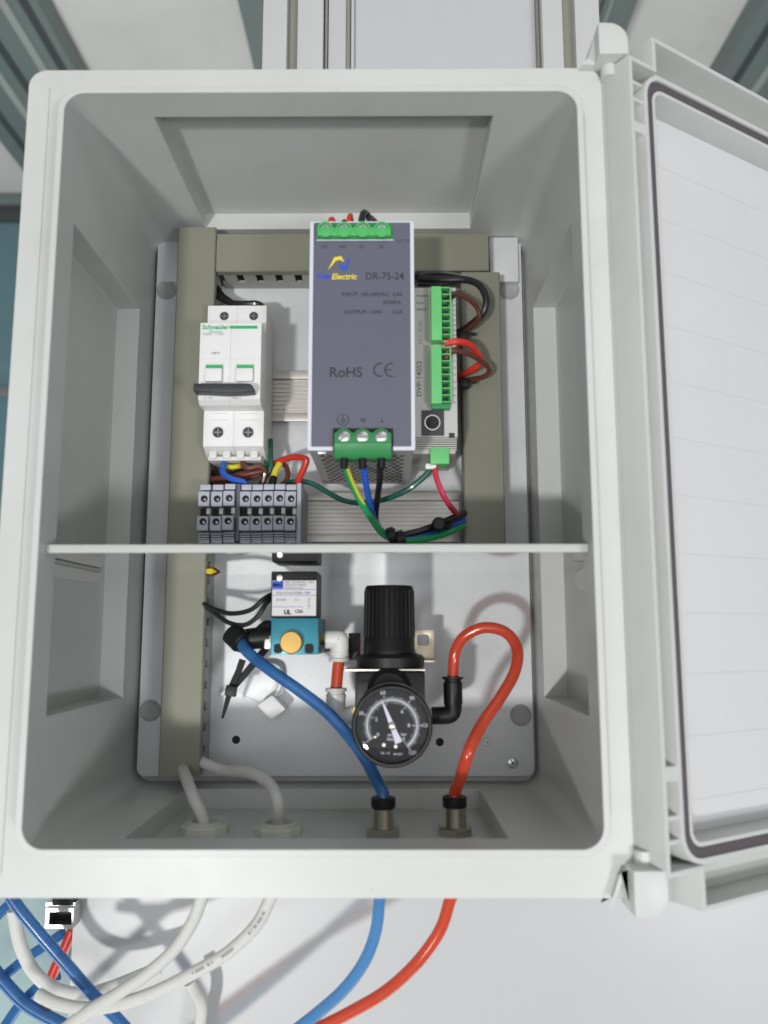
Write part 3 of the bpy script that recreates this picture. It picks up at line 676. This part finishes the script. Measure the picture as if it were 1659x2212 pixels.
# brass nipple + white elbows + red link
c = at(695, 1381, 108); q = at(722, 1372, 108)
t = thing('white_elbow_fitting', 'upper pale push-in elbow screwed to the valve with a brass nipple', 'fitting', (q.x, 108, q.z), 'pale push-in elbows joined by a short red tube')
MB().cyl((c.x-4, 108, c.z), (q.x, 108, c.z), 3.1, n=6).build('brass_nipple', 'brass', t, smooth=.3)
e0 = at(733, 1372, 108); e1 = at(731, 1412, 108)
MB().tube([(q.x-5, 108, c.z), (q.x+1, 108, c.z), (e0.x, 108, e0.z-3), (e0.x, 108, e1.z)], 5.3, 16).build('elbow_body', 'white2', t)
MB().lathe((e0.x, 108, e1.z+1), (0, 0, -1), [(0, 0), (5.5, 0), (5.5, 1.6), (4.9, 2), (4.9, 3.2), (6, 3.6), (6, 5.4), (3.9, 5.6), (0, 5.6)], 24).build('release_collar', 'white2', t)
f0 = at(726, 1488, 108); f1 = at(724, 1550, 108); g = at(765, 1545, 108)
t = thing('white_elbow_fitting', 'lower pale push-in elbow beside the gauge, half behind the blue tube', 'fitting', (f0.x, 108, f1.z), 'pale push-in elbows joined by a short red tube')
MB().lathe((f0.x, 108, f0.z-1), (0, 0, -1), [(3.9, -1.6), (6, -1.4), (6, .2), (4.9, .6), (4.9, 1.6), (5.6, 2), (5.4, 4), (0, 4)], 24).build('release_collar', 'white2', t)
MB().tube([(f0.x, 108, f0.z-3), (f0.x, 108, f1.z+5), (f0.x+2, 108, f1.z), (g.x, 108, g.z)], 5.4, 16).build('elbow_body', 'white2', t)
MB().cyl((g.x-4, 108, g.z), (g.x+7, 108, g.z), 4.2, n=6).build('brass_nipple', 'brass', t, smooth=.3)
o = MB().tube([(e0.x, 108, e1.z-3), ((e0.x+f0.x)/2, 108, (e1.z+f0.z)/2), (f0.x, 108, f0.z)], 3.3, 16).build('air_tube', 'tred'); tag(o, 'short straight red tube between the two pale push-in elbows', 'tube')

# ================================================================= regulator
rc = at(841, 1400, 105); rx = rc.x
t = thing('pressure_regulator', 'black pressure regulator with ribbed knob and a round black gauge in front', 'regulator', (rx, 120, at(841, 1530, 105).z))
zk1, zk0 = at(838, 1265, 105).z, at(845, 1412, 95).z; zr0 = at(845, 1442, 90).z
MB().lathe((rx, 105, zk0), (0, 0, 1), [(0, 0), (14.6, 0), (14.6, 2), (14.3, 2.6), (13.8, zk1-zk0-1.6), (12.9, zk1-zk0-.3), (0, zk1-zk0)], 40).build('knob', 'black', t)
b = MB()
for k in range(30):
    a = 2*math.pi*k/30; b.cyl((rx+14.15*math.cos(a), 105+14.15*math.sin(a), zk0+9), (rx+13.85*math.cos(a), 105+13.85*math.sin(a), zk1-3), .42, n=6)
b.build('knob_ribs', 'black', t)
MB().lathe((rx+.5, 105, zr0), (0, 0, 1), [(0, 0), (19, 0), (19.2, 5), (17.5, 6.6), (15.5, zk0-zr0-1.4), (15.5, zk0-zr0), (0, zk0-zr0)], 36).build('bonnet_ring', 'black', t)
zb0 = at(845, 1530, 88).z
for v, m, r in ((1447, 'nickel', 19.5),):
    z_ = at(841, v, 88).z; bx(rx-24, rx+19.5, 87, 125, z_-.5, z_+.5).build('bracket_plate', 'nickel', t, bevel=.2)
bx(rx-18.6, rx+19.2, 88, 124, zb0, zr0-2.2).build('regulator_body', 'black', t, bevel=1.4)
bx(rx-18, rx-8, 87.4, 89, zr0-8, zr0-4).build('body_notch', 'blackm', t)
MB().lathe((rx, 90, at(845, 1490, 88).z), (0, -1, 0), [(0, -2), (12, -2), (12, 3), (9, 6), (0, 6)], 30).build('front_boss', 'black', t)
for sx in (-1, 1): 
    bx(rx+sx*17-3, rx+sx*17+3, 96, 116, zb0-5, zb0).build('port_nut', 'brass', t, bevel=.4)
# angled bracket ear with a slot
E = R4(903, 1360, 938, 1425, 128)
eo = [(E[0], E[2]), (E[1], E[2]), (E[1], E[3]-1), (E[1]-1, E[3]), (E[0]-6, E[3]), (E[0]-6, E[2])]
MB().frame(rr(E[0]-4, E[1], E[2], E[3], 1.2, 3), rr(E[0]-.5, E[1]-3.4, E[3]-9, E[3]-3, 1, 3), 126, 128).build('bracket_ear', 'bracket', t, bevel=.2)
bx(E[0]-2, E[1], 121, 127.5, E[2]-1.4, E[2]).build('bracket_fold', 'nickel', t, bevel=.2)
bx(rx-24, rx-17, 126, 128, E[2], E[3]-2).build('bracket_ear', 'black', t, bevel=.2)
# gauge
gc = at(847, 1569, 62); GX, GZ = gc.x, gc.z; GR = 20.6
gt = MB().lathe((GX, 80, GZ), (0, -1, 0), [(0, 0), (GR-1.5, 0), (GR-.3, 1), (GR, 3), (GR, 17), (GR-.8, 18.6), (GR-1.9, 18.6), (GR-2.2, 16), (GR-2.3, 14), (0, 14)], 56).build('gauge_case', 'black', t)
MB().lathe((GX, 76, GZ), (0, -1, 0), [(GR+.05, 0), (GR+.35, .2), (GR+.35, 1.6), (GR+.05, 1.8)], 56).build('case_rim', 'nickel', gt)
gy = 65.8
MB().cyl((GX, 66.2, GZ), (GX, gy, GZ), GR-2.4, n=48).build('dial', 'dial', gt)
MB().cyl((GX, 88, GZ+4), (GX, 80, GZ), 6).build('gauge_stem', 'black', gt)
b = MB(); A0, A1 = 212., -53.
def rad(b, ang, r0, r1, wd, y=gy-.08):
    c, s = math.cos(math.radians(ang)), math.sin(math.radians(ang)); wd /= 2
    b.add([(GX+r0*c-wd*s, y, GZ+r0*s+wd*c), (GX+r1*c-wd*s, y, GZ+r1*s+wd*c), (GX+r1*c+wd*s, y, GZ+r1*s-wd*c), (GX+r0*c+wd*s, y, GZ+r0*s-wd*c)], [(0, 1, 2, 3)])
for k in range(51):
    a = A0+(A1-A0)*k/50; L = 1.9 if k % 5 == 0 else 1.2; rad(b, a, 12.5-L, 12.5, .22)
for k in range(76):
    a = A0+(A1-A0)*k/75; L = 1.9 if k % 5 == 0 else 1.2; rad(b, a, 13.0, 13.0+L, .22)
for k in range(6):
    a = A0+(A1-A0)*k/5; rad(b, a, 10.2, 15.4, .38)
arc(b, GX, GZ, 13.0, A1, A0, .5, gy-.07, 60)
b.build('scale', 'inkw', gt)
def gtx(s_, ang, r, size):
    c, s = math.cos(math.radians(ang)), math.sin(math.radians(ang)); text(s_, size, GX+r*c, gy-.1, GZ+r*s, 'inkw', gt, name='numeral')
for k in range(6):
    a = A0+(A1-A0)*k/5
    gtx(str(30*k), a, 17.0, 2.7); 
    if k != 2: gtx(str(2*k), a, 8.6, 2.8)
text('psi', 2.2, GX-1, gy-.1, GZ-4.6, 'inkw', gt); text('bar', 2.2, GX+6, gy-.1, GZ-4.4, 'inkw', gt); text('MPa', 2.0, GX-1, gy-.1, GZ-7, 'inkw', gt)
text('CL 1.6', 1.7, GX-3.5, gy-.1, GZ-13.6, 'inkw', gt); text('EN 837', 1.5, GX+3, gy-.1, GZ-14.2, 'inkw', gt)
for dx, dz in ((-4.2, -9.6), (1.8, -10.4), (-8.6, -5.7)):
    MB().cyl((GX+dx, gy, GZ+dz), (GX+dx, gy-.5, GZ+dz), .9 if dx != -8.6 else .6, n=14).build('dial_pin', 'nickel', gt)
na = math.radians(112); c, s = math.cos(na), math.sin(na)
def np_(l, w_): return (GX+l*c-w_*s, GZ+l*s+w_*c)
MB().prism([np_(14, .25), np_(1, 1.25), np_(-3, 1.3), np_(-9, 1.9), np_(-9, -1.9), np_(-3, -1.3), np_(1, -1.25), np_(14, -.25)], gy-2.1, gy-1.7).build('needle', 'needle', gt)
MB().lathe((GX, gy-1.2, GZ), (0, -1, 0), [(0, 0), (2.1, 0), (2.0, 1.6), (1.4, 2), (0, 2)], 24).build('needle_hub', 'nickel', gt)
MB().lathe((GX, 63.6, GZ), (0, -1, 0), [(0, 0), (GR-2.4, 0), (GR-2.4, .6), (GR-6, 1.2), (0, 1.6)], 48).build('lens', 'lens', gt)

# ================================================================= right elbow fitting and red loop
h0 = at(925, 1546, 105); h1 = at(979, 1545, 105); h2 = at(979, 1478, 105)
t = thing('black_elbow_fitting', 'black push-in elbow on the right side of the regulator feeding the red loop', 'fitting', (h1.x, 105, h1.z))
MB().cyl((rx+19, 105, h0.z), (h0.x+3, 105, h0.z), 3.6, n=6).build('hex_nut', 'nickel', t, smooth=.3)
MB().tube([(h0.x+2, 105, h0.z), (h1.x-4, 105, h1.z), (h1.x-1, 105, h1.z+1), (h1.x, 105, h1.z+4), (h1.x, 105, h1.z+10)], 4.8, 18).build('elbow_body', 'black', t)
MB().lathe((h1.x, 105, h1.z+6), (0, 0, 1), [(0, 0), (5.1, 0), (5.3, 1), (5.3, h2.z-h1.z-5), (4.6, h2.z-h1.z-4.6), (4.6, h2.z-h1.z-3.6), (6, h2.z-h1.z-3), (6, h2.z-h1.z-2), (4, h2.z-h1.z-1.8), (0, h2.z-h1.z-2)], 26).build('release_collar', 'black', t)
FZ = -186.5
def floor_at(u, v): return atz(u, v, FZ)
fr = floor_at(983, 1803); fb = floor_at(828, 1806); g1 = floor_at(443, 1800); g2 = floor_at(602, 1803)
rt = [(h1.x, 105, h2.z-2)]+[tuple(at(u, v, Y)) for u, v, Y in ((979, 1450, 105), (983, 1410, 104), (1002, 1376, 101), (1045, 1356, 98), (1092, 1366, 95), (1117, 1402, 91), (1112, 1450, 87), (1082, 1505, 81), (1044, 1560, 75), (1014, 1620, 66), (995, 1680, .45*66+.55*fr.y))]
zt_ = FZ+19
rt += [(fr.x+.4, fr.y+1, zt_+2), (fr.x, fr.y, zt_-5)]
o = MB().tube(rt, 3.15, 18).build('air_tube', 'tred'); tag(o, 'red air tube looping up from the black elbow and down to the bulkhead fitting', 'tube')
# blue tube
bl = at(522, 1388, 112)
bt = [tuple(at(u, v, Y)) for u, v, Y in ((512, 1378, 108), (540, 1413, 102), (590, 1452, 97), (650, 1494, 95), (705, 1537, 93), (752, 1588, 90), (790, 1640, 83), (813, 1685, .5*80+.5*fb.y))]+[(fb.x-.3, fb.y+1, zt_+2), (fb.x, fb.y, zt_-5)]
o = MB().tube(bt, 3.3, 18).build('air_tube', 'tblue'); tag(o, 'blue air tube sloping from the black elbow behind the gauge to the left bulkhead fitting', 'tube')
# left black elbow
t = thing('black_elbow_fitting', 'black push-in elbow left of the valve holding the blue tube', 'fitting', (bl.x, 112, bl.z))
p0 = at(585, 1376, 112); p1 = at(515, 1383, 110)
MB().tube([tuple(p0), tuple(at(560, 1378, 112)), tuple(at(530, 1382, 112)), tuple(at(517, 1387, 108))], 6.2, 18).build('elbow_body', 'black', t)
d_ = (Vector(bt[2])-Vector(bt[0])).normalized(); MB().lathe(Vector(bt[0])-d_*5, d_, [(0, 0), (6.4, 0), (6.6, 9), (5.6, 10), (4.2, 10)], 24).build('release_collar', 'black', t)
q = R4(572, 1372, 586, 1402, 110); bx(q[0], q[1]+1, 106, 116, q[2], q[3]).build('hex_nut', 'nickel', t, bevel=1)
# second black fitting stub above it
o = MB().tube(V([(588, 1352, 104), (574, 1350, 106), (560, 1362, 110), (548, 1376, 114)]), 2.6, 12).build('valve_plug_lead', 'black'); tag(o, 'thick black lead running from the elbow up to the valve side', 'lead')

# cable tie and mount
t = thing('cable_tie', 'long black cable tie with its cut tail hanging down beside the left duct', 'cable tie', at(497, 1492, 120))
def strap(pts, wd, name='strap'):
    b = MB(); P = V(pts); L = []; 
    for i, p in enumerate(P):
        tt = (P[min(i+1, len(P)-1)]-P[max(i-1, 0)]).normalized(); n = Vector((tt.z, 0, -tt.x)).normalized(); ww = wd[i] if isinstance(wd, list) else wd
        L += [p-n*ww/2, p+n*ww/2, p+n*ww/2+Vector((0, 1.1, 0)), p-n*ww/2+Vector((0, 1.1, 0))]
    fs = []
    for i in range(len(P)-1):
        for k in range(4): fs.append((i*4+k, i*4+(k+1) % 4, i*4+4+(k+1) % 4, i*4+4+k))
    fs += [(3, 2, 1, 0), tuple(4*(len(P)-1)+k for k in range(4))]
    return b.add(L, fs).build(name, 'blackm', t)
strap([(576, 1398, 112), (552, 1428, 118), (530, 1455, 120), (505, 1484, 120)], [4, 4, 4, 3.6])
strap([(524, 1425, 118), (515, 1450, 118), (497, 1490, 119)], [4, 3.6, 3.6])
strap([(497, 1492, 119), (489, 1520, 121), (480, 1552, 124)], [3.6, 2.6, 1.3], 'tail')
c = at(499, 1492, 117); MB().prism([(c.x-3.4, c.z-2.4), (c.x+2.6, c.z-3.6), (c.x+3.6, c.z+2.2), (c.x-2.6, c.z+3.4)], 115, 120).build('locking_head', 'black', t, bevel=.6)
t = thing('tie_mount', 'pale plastic tie mount stuck on the plate under the blue tube', 'tie mount', at(590, 1530, 150))
P = [at(u, v, 140) for u, v in ((554, 1524), (588, 1500), (619, 1532), (585, 1557))]
MB().prism([(p.x, p.z) for p in P], 139, 153).build('block', 'white', t, bevel=1.6)
MB().tube(V([(480, 1500, 152), (515, 1470, 149), (560, 1440, 147), (600, 1440, 149), (606, 1475, 149), (590, 1510, 149)]), 1.6, 12).build('loop', 'zinc', t)
P = [at(u, v, 151) for u, v in ((512, 1495), (560, 1425), (610, 1430), (612, 1500), (560, 1520))]
MB().prism([(p.x, p.z) for p in P], 152.5, 154.8).build('base', 'zinc', t, bevel=.8)
# black lead pair from duct to valve
for k, pts in enumerate(([(436, 1300, 128), (452, 1311, 122), (495, 1325, 112), (540, 1318, 106), (572, 1292, 106), (592, 1282, 112)],
                         [(436, 1306, 130), (458, 1320, 122), (492, 1344, 112), (528, 1350, 106), (556, 1332, 105), (576, 1302, 106), (592, 1290, 112)])):
    wire('wire', pts, 1.4, 'blkwire', ('upper of two black wires from the left duct to the valve coil', 'lower, more sagging of two black wires from the left duct to the valve coil')[k], 'wire', 'black valve wires')
# small striped wires showing under the shelf at the duct
wire('wire', [(436, 1232, 130), (455, 1236, 126), (474, 1229, 132)], 1.2, 'wyel', 'scrap of yellow wire poking out of the left duct under the shelf', 'wire')
wire('wire', [(436, 1238, 130), (458, 1241, 127), (476, 1233, 133)], 1.2, 'wbrown', 'scrap of brown wire poking out of the left duct under the shelf', 'wire')

# ================================================================= glands, bulkheads
for g, lab in ((g1, 'left pale hexagonal gland nut on the box floor'), (g2, 'right pale hexagonal gland nut on the box floor')):
    t = thing('cable_gland', lab, 'gland', g, 'pale glands of the grey cables')
    MB().lathe((g.x, g.y, FZ), (0, 0, 1), [(0, 0), (12.4, 0), (12.4, 4), (11.6, 5), (8.6, 5), (8.6, 1.5), (0, 1.5)], 10, start=.3).build('lock_nut', 'glandw', t, smooth=.3)
    MB().lathe((g.x, g.y, FZ), (0, 0, 1), [(9.4, 0), (9.4, 6.4), (7.4, 6.4), (7.2, 2), (0, 2)], 28).build('threaded_neck', 'glandw', t)
    MB().lathe((g.x, g.y, -200.5), (0, 0, -1), [(0, 0), (12.6, 0), (12.6, 6), (10, 8), (10, 13), (6, 14), (0, 14)], 10, start=.3).build('outer_cap', 'glandw', t, smooth=.3)
for g, lab in ((fb, 'nickel bulkhead fitting holding the blue tube'), (fr, 'nickel bulkhead fitting holding the red tube')):
    t = thing('bulkhead_fitting', lab, 'fitting', g, 'nickel bulkhead fittings on the box floor')
    MB().lathe((g.x, g.y, FZ), (0, 0, 1), [(0, 0), (9.4, 0), (9.4, 3.6), (8.6, 4.4), (0, 4.4)], 6, start=.5).build('hex_nut', 'nickel', t, smooth=.3)
    pr = [(0, 4)]; h = 4
    while h < 13.5: pr += [(5.6, h), (6.0, h+.5), (5.6, h+1.)]; h += 1.
    pr += [(5.7, 14), (0, 14)]
    MB().lathe((g.x, g.y, FZ), (0, 0, 1), pr, 26).build('threaded_barrel', 'nickel', t)
    MB().lathe((g.x, g.y, FZ), (0, 0, 1), [(0, 13.5), (5.9, 13.6), (6.3, 15), (6.3, 18.6), (5.8, 19), (4.1, 19), (4.1, 17), (0, 17)], 26).build('release_ring', 'black', t)
    MB().lathe((g.x, g.y, -200.5), (0, 0, -1), [(0, 0), (9.4, 0), (9.4, 5), (6.5, 6), (6.5, 14), (0, 14)], 6).build('outer_nut', 'nickel', t, smooth=.3)
# grey cables inside
o = MB().tube([(g1.x-.5, g1.y, FZ-6), (g1.x-1, g1.y, FZ+6), tuple(at(418, 1722, 82)), tuple(at(402, 1680, 108)), tuple(at(392, 1650, 140))], 3.2, 14).build('cable', 'cablew'); tag(o, 'short grey white cable from the left gland straight up into the duct end', 'cable')
o = MB().tube([(g2.x+.3, g2.y, FZ-6), (g2.x, g2.y, FZ+6), tuple(at(600, 1728, 70)), tuple(at(578, 1690, 85)), tuple(at(538, 1669, 100)), tuple(at(485, 1664, 120)), tuple(at(440, 1648, 128)), tuple(at(420, 1632, 140))], 3.2, 14).build('cable', 'cablew'); tag(o, 'longer grey white cable bending from the right gland left into the duct side', 'cable')

# ================================================================= wires of the upper half
W = wire
W('wire', [(745, 1003, 52), (756, 1036, 60), (776, 1078, 68), (802, 1120, 76), (830, 1156, 82), (868, 1168, 86), (920, 1164, 92), (965, 1152, 100), (1003, 1136, 118)], 1.75, 'wgreen', 'green side of the striped earth wire from the power supply to the right duct', 'wire', 'wires below the power supply')
W('wire', [(748, 1003, 50.6), (760, 1036, 58.6), (780, 1078, 67), (800, 1110, 75.8), (830, 1152, 84)], .9, 'wyel', 'yellow stripe of the earth wire below the power supply', 'wire', 'wires below the power supply')
W('wire', [(785, 1003, 52), (790, 1040, 60), (796, 1075, 70), (806, 1115, 84), (826, 1148, 92), (862, 1163, 95), (915, 1157, 98), (960, 1143, 106), (1002, 1124, 120)], 1.75, 'wblue', 'blue wire from the middle terminal of the power supply to the right duct', 'wire', 'wires below the power supply')
W('wire', [(821, 1003, 52), (820, 1040, 64), (815, 1080, 84), (812, 1125, 98), (830, 1155, 100), (870, 1156, 98), (920, 1145, 98), (960, 1128, 104), (1002, 1112, 120)], 1.75, 'blkwire', 'black wire from the right terminal of the power supply to the right duct', 'wire', 'wires below the power supply')
W('wire', [(850, 1160, 96), (900, 1150, 96), (950, 1132, 102), (1003, 1108, 118)], 2.2, 'blkwire', 'second black wire bundled above the blue and green ones', 'wire', 'wires below the power supply')
for u, v, Y, lab in ((846, 1158, 80, 'black cable tie knot at the lowest bend of the power supply wires'), (866, 1165, 80, 'second black tie knot right of the lowest bend of the wires')):
    c = at(u, v, Y); t = thing('tie_knot', lab, 'cable tie', c)
    MB().lathe((c.x, c.y, c.z), (1, 0, .3), [(2, -2.4), (4.8, -2), (5.0, 0), (4.8, 2), (2, 2.4)], 12).build('band', 'black', t)
    bx(c.x-2, c.x+2, c.y-4, c.y, c.z, c.z+4).build('head', 'black', t, bevel=.6)
c = at(948, 1132, 92); t = thing('tie_knot', 'round black cable tie head under the crimson wire', 'cable tie', c); MB().lathe((c.x, c.y+3, c.z), (0, -1, 0), [(0, 0), (4, 0), (4, 3), (3, 4), (0, 4)], 16).build('head', 'black', t); MB().tube([c, at(966, 1140, 98), at(975, 1128, 104)], 1, 8).build('tail', 'black', t)
W('wire', [(938, 1006, 97), (944, 1036, 96), (958, 1070, 98), (975, 1097, 104), (995, 1118, 118)], 1.7, 'wcrim', 'crimson wire from the controller plug down into the right duct', 'wire')
W('wire', [(940, 1002, 99), (948, 1042, 98), (962, 1080, 100), (985, 1112, 112)], .8, 'blkwire', 'thin black wire running along the crimson one', 'wire')
W('wire', [(932, 1008, 98), (920, 1026, 98), (885, 1055, 100), (840, 1076, 106), (790, 1086, 112), (745, 1082, 118), (705, 1062, 122), (670, 1043, 122), (638, 1040, 122), (610, 1046, 128)], 1.6, 'wdgreen', 'long dark green wire drooping from the controller plug to the terminal blocks', 'wire')
W('wire', [(585, 950, 132), (585, 985, 126), (583, 1015, 124), (560, 1050, 128)], 1.5, 'wdgreen', 'dark green wire coming down beside the breaker', 'wire')
W('wire', [(486, 974, 128), (484, 1000, 122), (482, 1022, 118), (500, 1034, 116), (527, 1042, 116), (532, 1056, 118)], 1.8, 'wblue', 'blue wire from the breaker into the first terminal blocks', 'wire')
W('wire', [(462, 998, 134), (500, 997, 130), (540, 1000, 130), (580, 1006, 132)], 1.6, 'wgreen', 'bright green wire lying level behind the breaker wires', 'wire')
W('wire', [(488, 1007, 126), (502, 1009, 124), (520, 1006, 126)], 1.5, 'wyel', 'short yellow stripe beside the blue breaker wire', 'wire')
W('wire', [(552, 975, 128), (532, 986, 124), (524, 1002, 120), (535, 1012, 118), (560, 1008, 118), (572, 1020, 120), (566, 1052, 122)], 1.6, 'wbrown', 'brown wire curling from the breaker to the terminal blocks', 'wire')
W('wire', [(445, 1036, 132), (490, 1032, 126), (540, 1022, 122), (570, 1016, 122)], 2.0, 'wbrown', 'brown wire leaving the left duct above the terminal blocks', 'wire')
W('wire', [(450, 1044, 134), (500, 1040, 130), (550, 1028, 126), (576, 1014, 124)], 1.8, 'wbrown', 'lower dark brown wire leaving the left duct', 'wire')
W('wire', [(448, 1022, 138), (500, 1024, 134), (550, 1010, 134)], 1.8, 'blkwire', 'black wire hidden among the brown ones behind the breaker', 'wire')
W('wire', [(605, 1000, 124), (596, 1016, 122), (590, 1034, 120)], 2.0, 'wyel', 'thick yellow wire end above the terminal blocks', 'wire')
W('wire', [(591, 1032, 120), (588, 1046, 118), (586, 1060, 120)], 2.3, 'black', 'black ferrule under the thick yellow wire', 'ferrule')
W('wire', [(606, 998, 130), (618, 1008, 128), (622, 1026, 126), (614, 1048, 124)], 1.6, 'wbrown', 'brown wire hooking down right of the yellow one', 'wire')
W('wire', [(588, 1005, 132), (604, 996, 124), (632, 988, 116), (658, 990, 112), (661, 1000, 112), (648, 1030, 116), (640, 1052, 120)], 1.9, 'wred', 'bright red wire bent at a sharp angle left of the power supply', 'wire')
W('wire', [(470, 640, 136), (492, 652, 130), (520, 657, 124), (552, 656, 122), (566, 662, 124)], 2.0, 'blkwire', 'black wire rising behind the top of the breaker', 'wire')
W('wire', [(460, 612, 142), (480, 640, 138), (500, 655, 132)], 2.4, 'blkwire', 'thick black wire in the shade between left duct and breaker', 'wire')
# controller wires
W('wire', [(905, 600, 118), (960, 604, 112), (1005, 604, 108), (1035, 616, 104), (1050, 645, 102), (1044, 676, 104), (1016, 702, 112), (990, 718, 124)], 2.1, 'blkwire', 'thick black wire arching over the controller and back behind it', 'wire')
W('wire', [(905, 590, 128), (960, 588, 128), (1020, 596, 128), (1050, 594, 128)], 2.2, 'blkwire', 'black wire lying along the underside of the top duct', 'wire')
W('wire', [(905, 612, 120), (950, 612, 116), (985, 608, 112)], 2.0, 'blkwire', 'black wire just above the controller top', 'wire')
W('wire', [(966, 640, 84), (985, 634, 86), (1008, 644, 92), (1030, 664, 98), (1034, 688, 102), (1012, 710, 112), (990, 722, 124)], 1.4, 'wbrown', 'brown wire arching from the upper green strip under the black one', 'wire')
W('wire', [(964, 652, 84), (976, 640, 85), (990, 632, 88)], 1.6, 'blkwire', 'black wire end plugged into the top of the upper green strip', 'wire')
W('wire', [(960, 742, 84), (985, 738, 84), (1010, 742, 88), (1028, 758, 94), (1038, 782, 100), (1018, 800, 106), (992, 812, 122)], 2.0, 'wred', 'bright red wire looping out between the two green strips', 'wire')
W('wire', [(962, 762, 84), (985, 758, 85), (1015, 766, 90), (1042, 782, 97), (1057, 800, 102), (1040, 816, 108), (992, 822, 122)], 1.5, 'wbrown', 'brown wire looping out under the red one', 'wire')
W('wire', [(962, 776, 84), (970, 764, 84), (985, 754, 86)], 1.5, 'wbrown', 'second brown wire plugged into the lower green strip', 'wire')
for u, v, lab in ((1005, 722, 'black tie knot gathering the upper controller wires'), (1008, 826, 'black tie knot gathering the lower controller wires')):
    c = at(u, v, 112); t = thing('tie_knot', lab, 'cable tie', c)
    bx(c.x-4, c.x+2, 112, 120, c.z-2.4, c.z+2.4).build('head', 'black', t, bevel=1); bx(c.x, c.x+6, 113, 114.2, c.z-.5, c.z+1.6).build('tail', 'black', t, bevel=.3)

# ================================================================= cables and tubes under the box
def Z6(pts, Y):  # list of points on the part below the box, with depth per point
    out = []
    for i, (u, v) in enumerate(pts):
        yy = Y if not isinstance(Y, (list, tuple)) else Y[0]+(Y[1]-Y[0])*i/(len(pts)-1)
        out.append((( u/2.074)/1.1573, (2100+v/2.074)/1.1573, yy))
    return out
def under(pts, Y, r, m, label, cat, group=None, start=None, name='cable'):
    if start is not None: Y = (start.y+2, start.y+34)
    P = V(Z6(pts, Y))
    if start is not None: P = [Vector((start.x, start.y, -212))]+P
    o = MB().tube(P, r, 14).build(name, m); return tag(o, label, cat, group)
under([(1050, 285), (1000, 420), (910, 560), (780, 680), (620, 790), (470, 880), (360, 960), (250, 1060), (100, 1200), (-100, 1380)], (112, 140), 3.3, 'cablew', 'grey white cable leaving the left gland and curving down to the lower left', 'cable', start=g1)
under([(1410, 285), (1330, 440), (1180, 585), (1000, 690), (800, 790), (600, 855), (430, 872), (290, 845), (200, 800)], (112, 136), 3.3, 'cablew', 'grey white printed cable leaving the right gland in a long curve to the left', 'cable', start=g2)
under([(70, 360), (105, 540), (175, 680), (280, 770), (420, 800), (560, 770), (700, 715), (830, 660)], (128, 152), 3.7, 'cablew', 'grey white cable dipping in front of the square tube end', 'cable')
under([(985, 735), (1030, 810), (1045, 880), (1030, 980), (1000, 1200), (980, 1450)], (160, 170), 3.7, 'cablew', 'short piece of grey white cable dropping down near the white panel', 'cable')
# printed markings on the long cable
long_cable = [o for o in sc.objects if o.get('label', '').startswith('grey white printed cable')][0]
P = V(Z6([(1410, 285), (1330, 440), (1180, 585), (1000, 690), (800, 790), (600, 855), (430, 872), (290, 845), (200, 800)], (g2.y+2, g2.y+34)))
P = MB().tube([Vector((g2.x, g2.y, -212))]+P, 3.3, 14); path = P.path; mk = MB()
for a_, b__ in ((.17, .25), (.31, .35), (.38, .44)):
    i0, i1 = int(a_*len(path)), int(b__*len(path)); L = 0
    for i in range(i0, i1):
        for q in range(3):
            if random.random() < .25: continue
            c = path[i].lerp(path[i+1], q/3); d = (path[i+1]-path[i]).normalized(); vw = (CAM-c).normalized(); n = d.cross(vw).normalized(); up = n.cross(d).normalized()
            if up.dot(vw) < 0: up = -up
            c = c+up*3.33; hl = (path[i+1]-path[i]).length/3*.32; hw = .75
            mk.add([c-d*hl-n*hw, c+d*hl-n*hw, c+d*hl+n*hw, c-d*hl+n*hw], [(0, 1, 2, 3)])
mk.build('print', 'inkgrey', long_cable)
under([(40, 270), (110, 370), (210, 490), (340, 640), (480, 800), (600, 920), (700, 1040), (820, 1240), (900, 1440)], (118, 128), 3.4, 'tblue', 'thick blue tube running diagonally over the lower left corner', 'tube', name='air_tube')
under([(-40, 420), (20, 360), (75, 310)], (190, 190), 3.2, 'tblue', 'short bit of blue tube at the left edge just under the box', 'tube', name='air_tube')
under([(-40, 660), (60, 780), (160, 870), (330, 960), (420, 1010), (600, 1180), (760, 1400)], (190, 190), 4., 'tblue', 'blue tube crossing the bottom left corner behind the white cables', 'tube', name='air_tube')
under([(30, 960), (100, 860), (190, 770), (300, 700)], (200, 196), 3.4, 'tblue', 'blue tube rising from the bottom edge behind the white cables', 'tube', name='air_tube')
under([(10, 715), (70, 665), (140, 610), (230, 550), (330, 480)], (200, 196), 3.2, 'tblue', 'blue tube slanting up behind the square tube end', 'tube', name='air_tube')
b = MB(); P = V(Z6([(375, 470), (325, 585), (280, 680), (245, 790), (238, 890)], 194))
o = MB().tube(P, 3.2, 12).build('air_tube', 'wred'); tag(o, 'matt red tube hanging below the square tube end', 'tube')
o = MB().tube([Vector((fb.x, fb.y, -212)), at(820, 1945, fb.y+1), at(812, 2010, fb.y+3), at(788, 2075, fb.y+6), at(745, 2135, fb.y+10), at(690, 2185, fb.y+14), at(620, 2240, fb.y+18), at(520, 2320, fb.y+24), at(380, 2420, fb.y+34), at(200, 2540, fb.y+44)], 3.1, 18).build('air_tube', 'tblueo'); tag(o, 'pale blue tube curving down to the left from below the box', 'tube')
o = MB().tube([Vector((fr.x, fr.y, -212)), at(972, 1945, fr.y+1), at(950, 2010, fr.y+3), at(900, 2080, fr.y+5), at(835, 2140, fr.y+8), at(760, 2185, fr.y+11), at(680, 2225, fr.y+14), at(600, 2262, fr.y+17), at(480, 2330, fr.y+24), at(320, 2430, fr.y+32), at(120, 2560, fr.y+42)], 3.1, 18).build('air_tube', 'tred'); tag(o, 'bright red tube curving down to the left from below the box', 'tube')
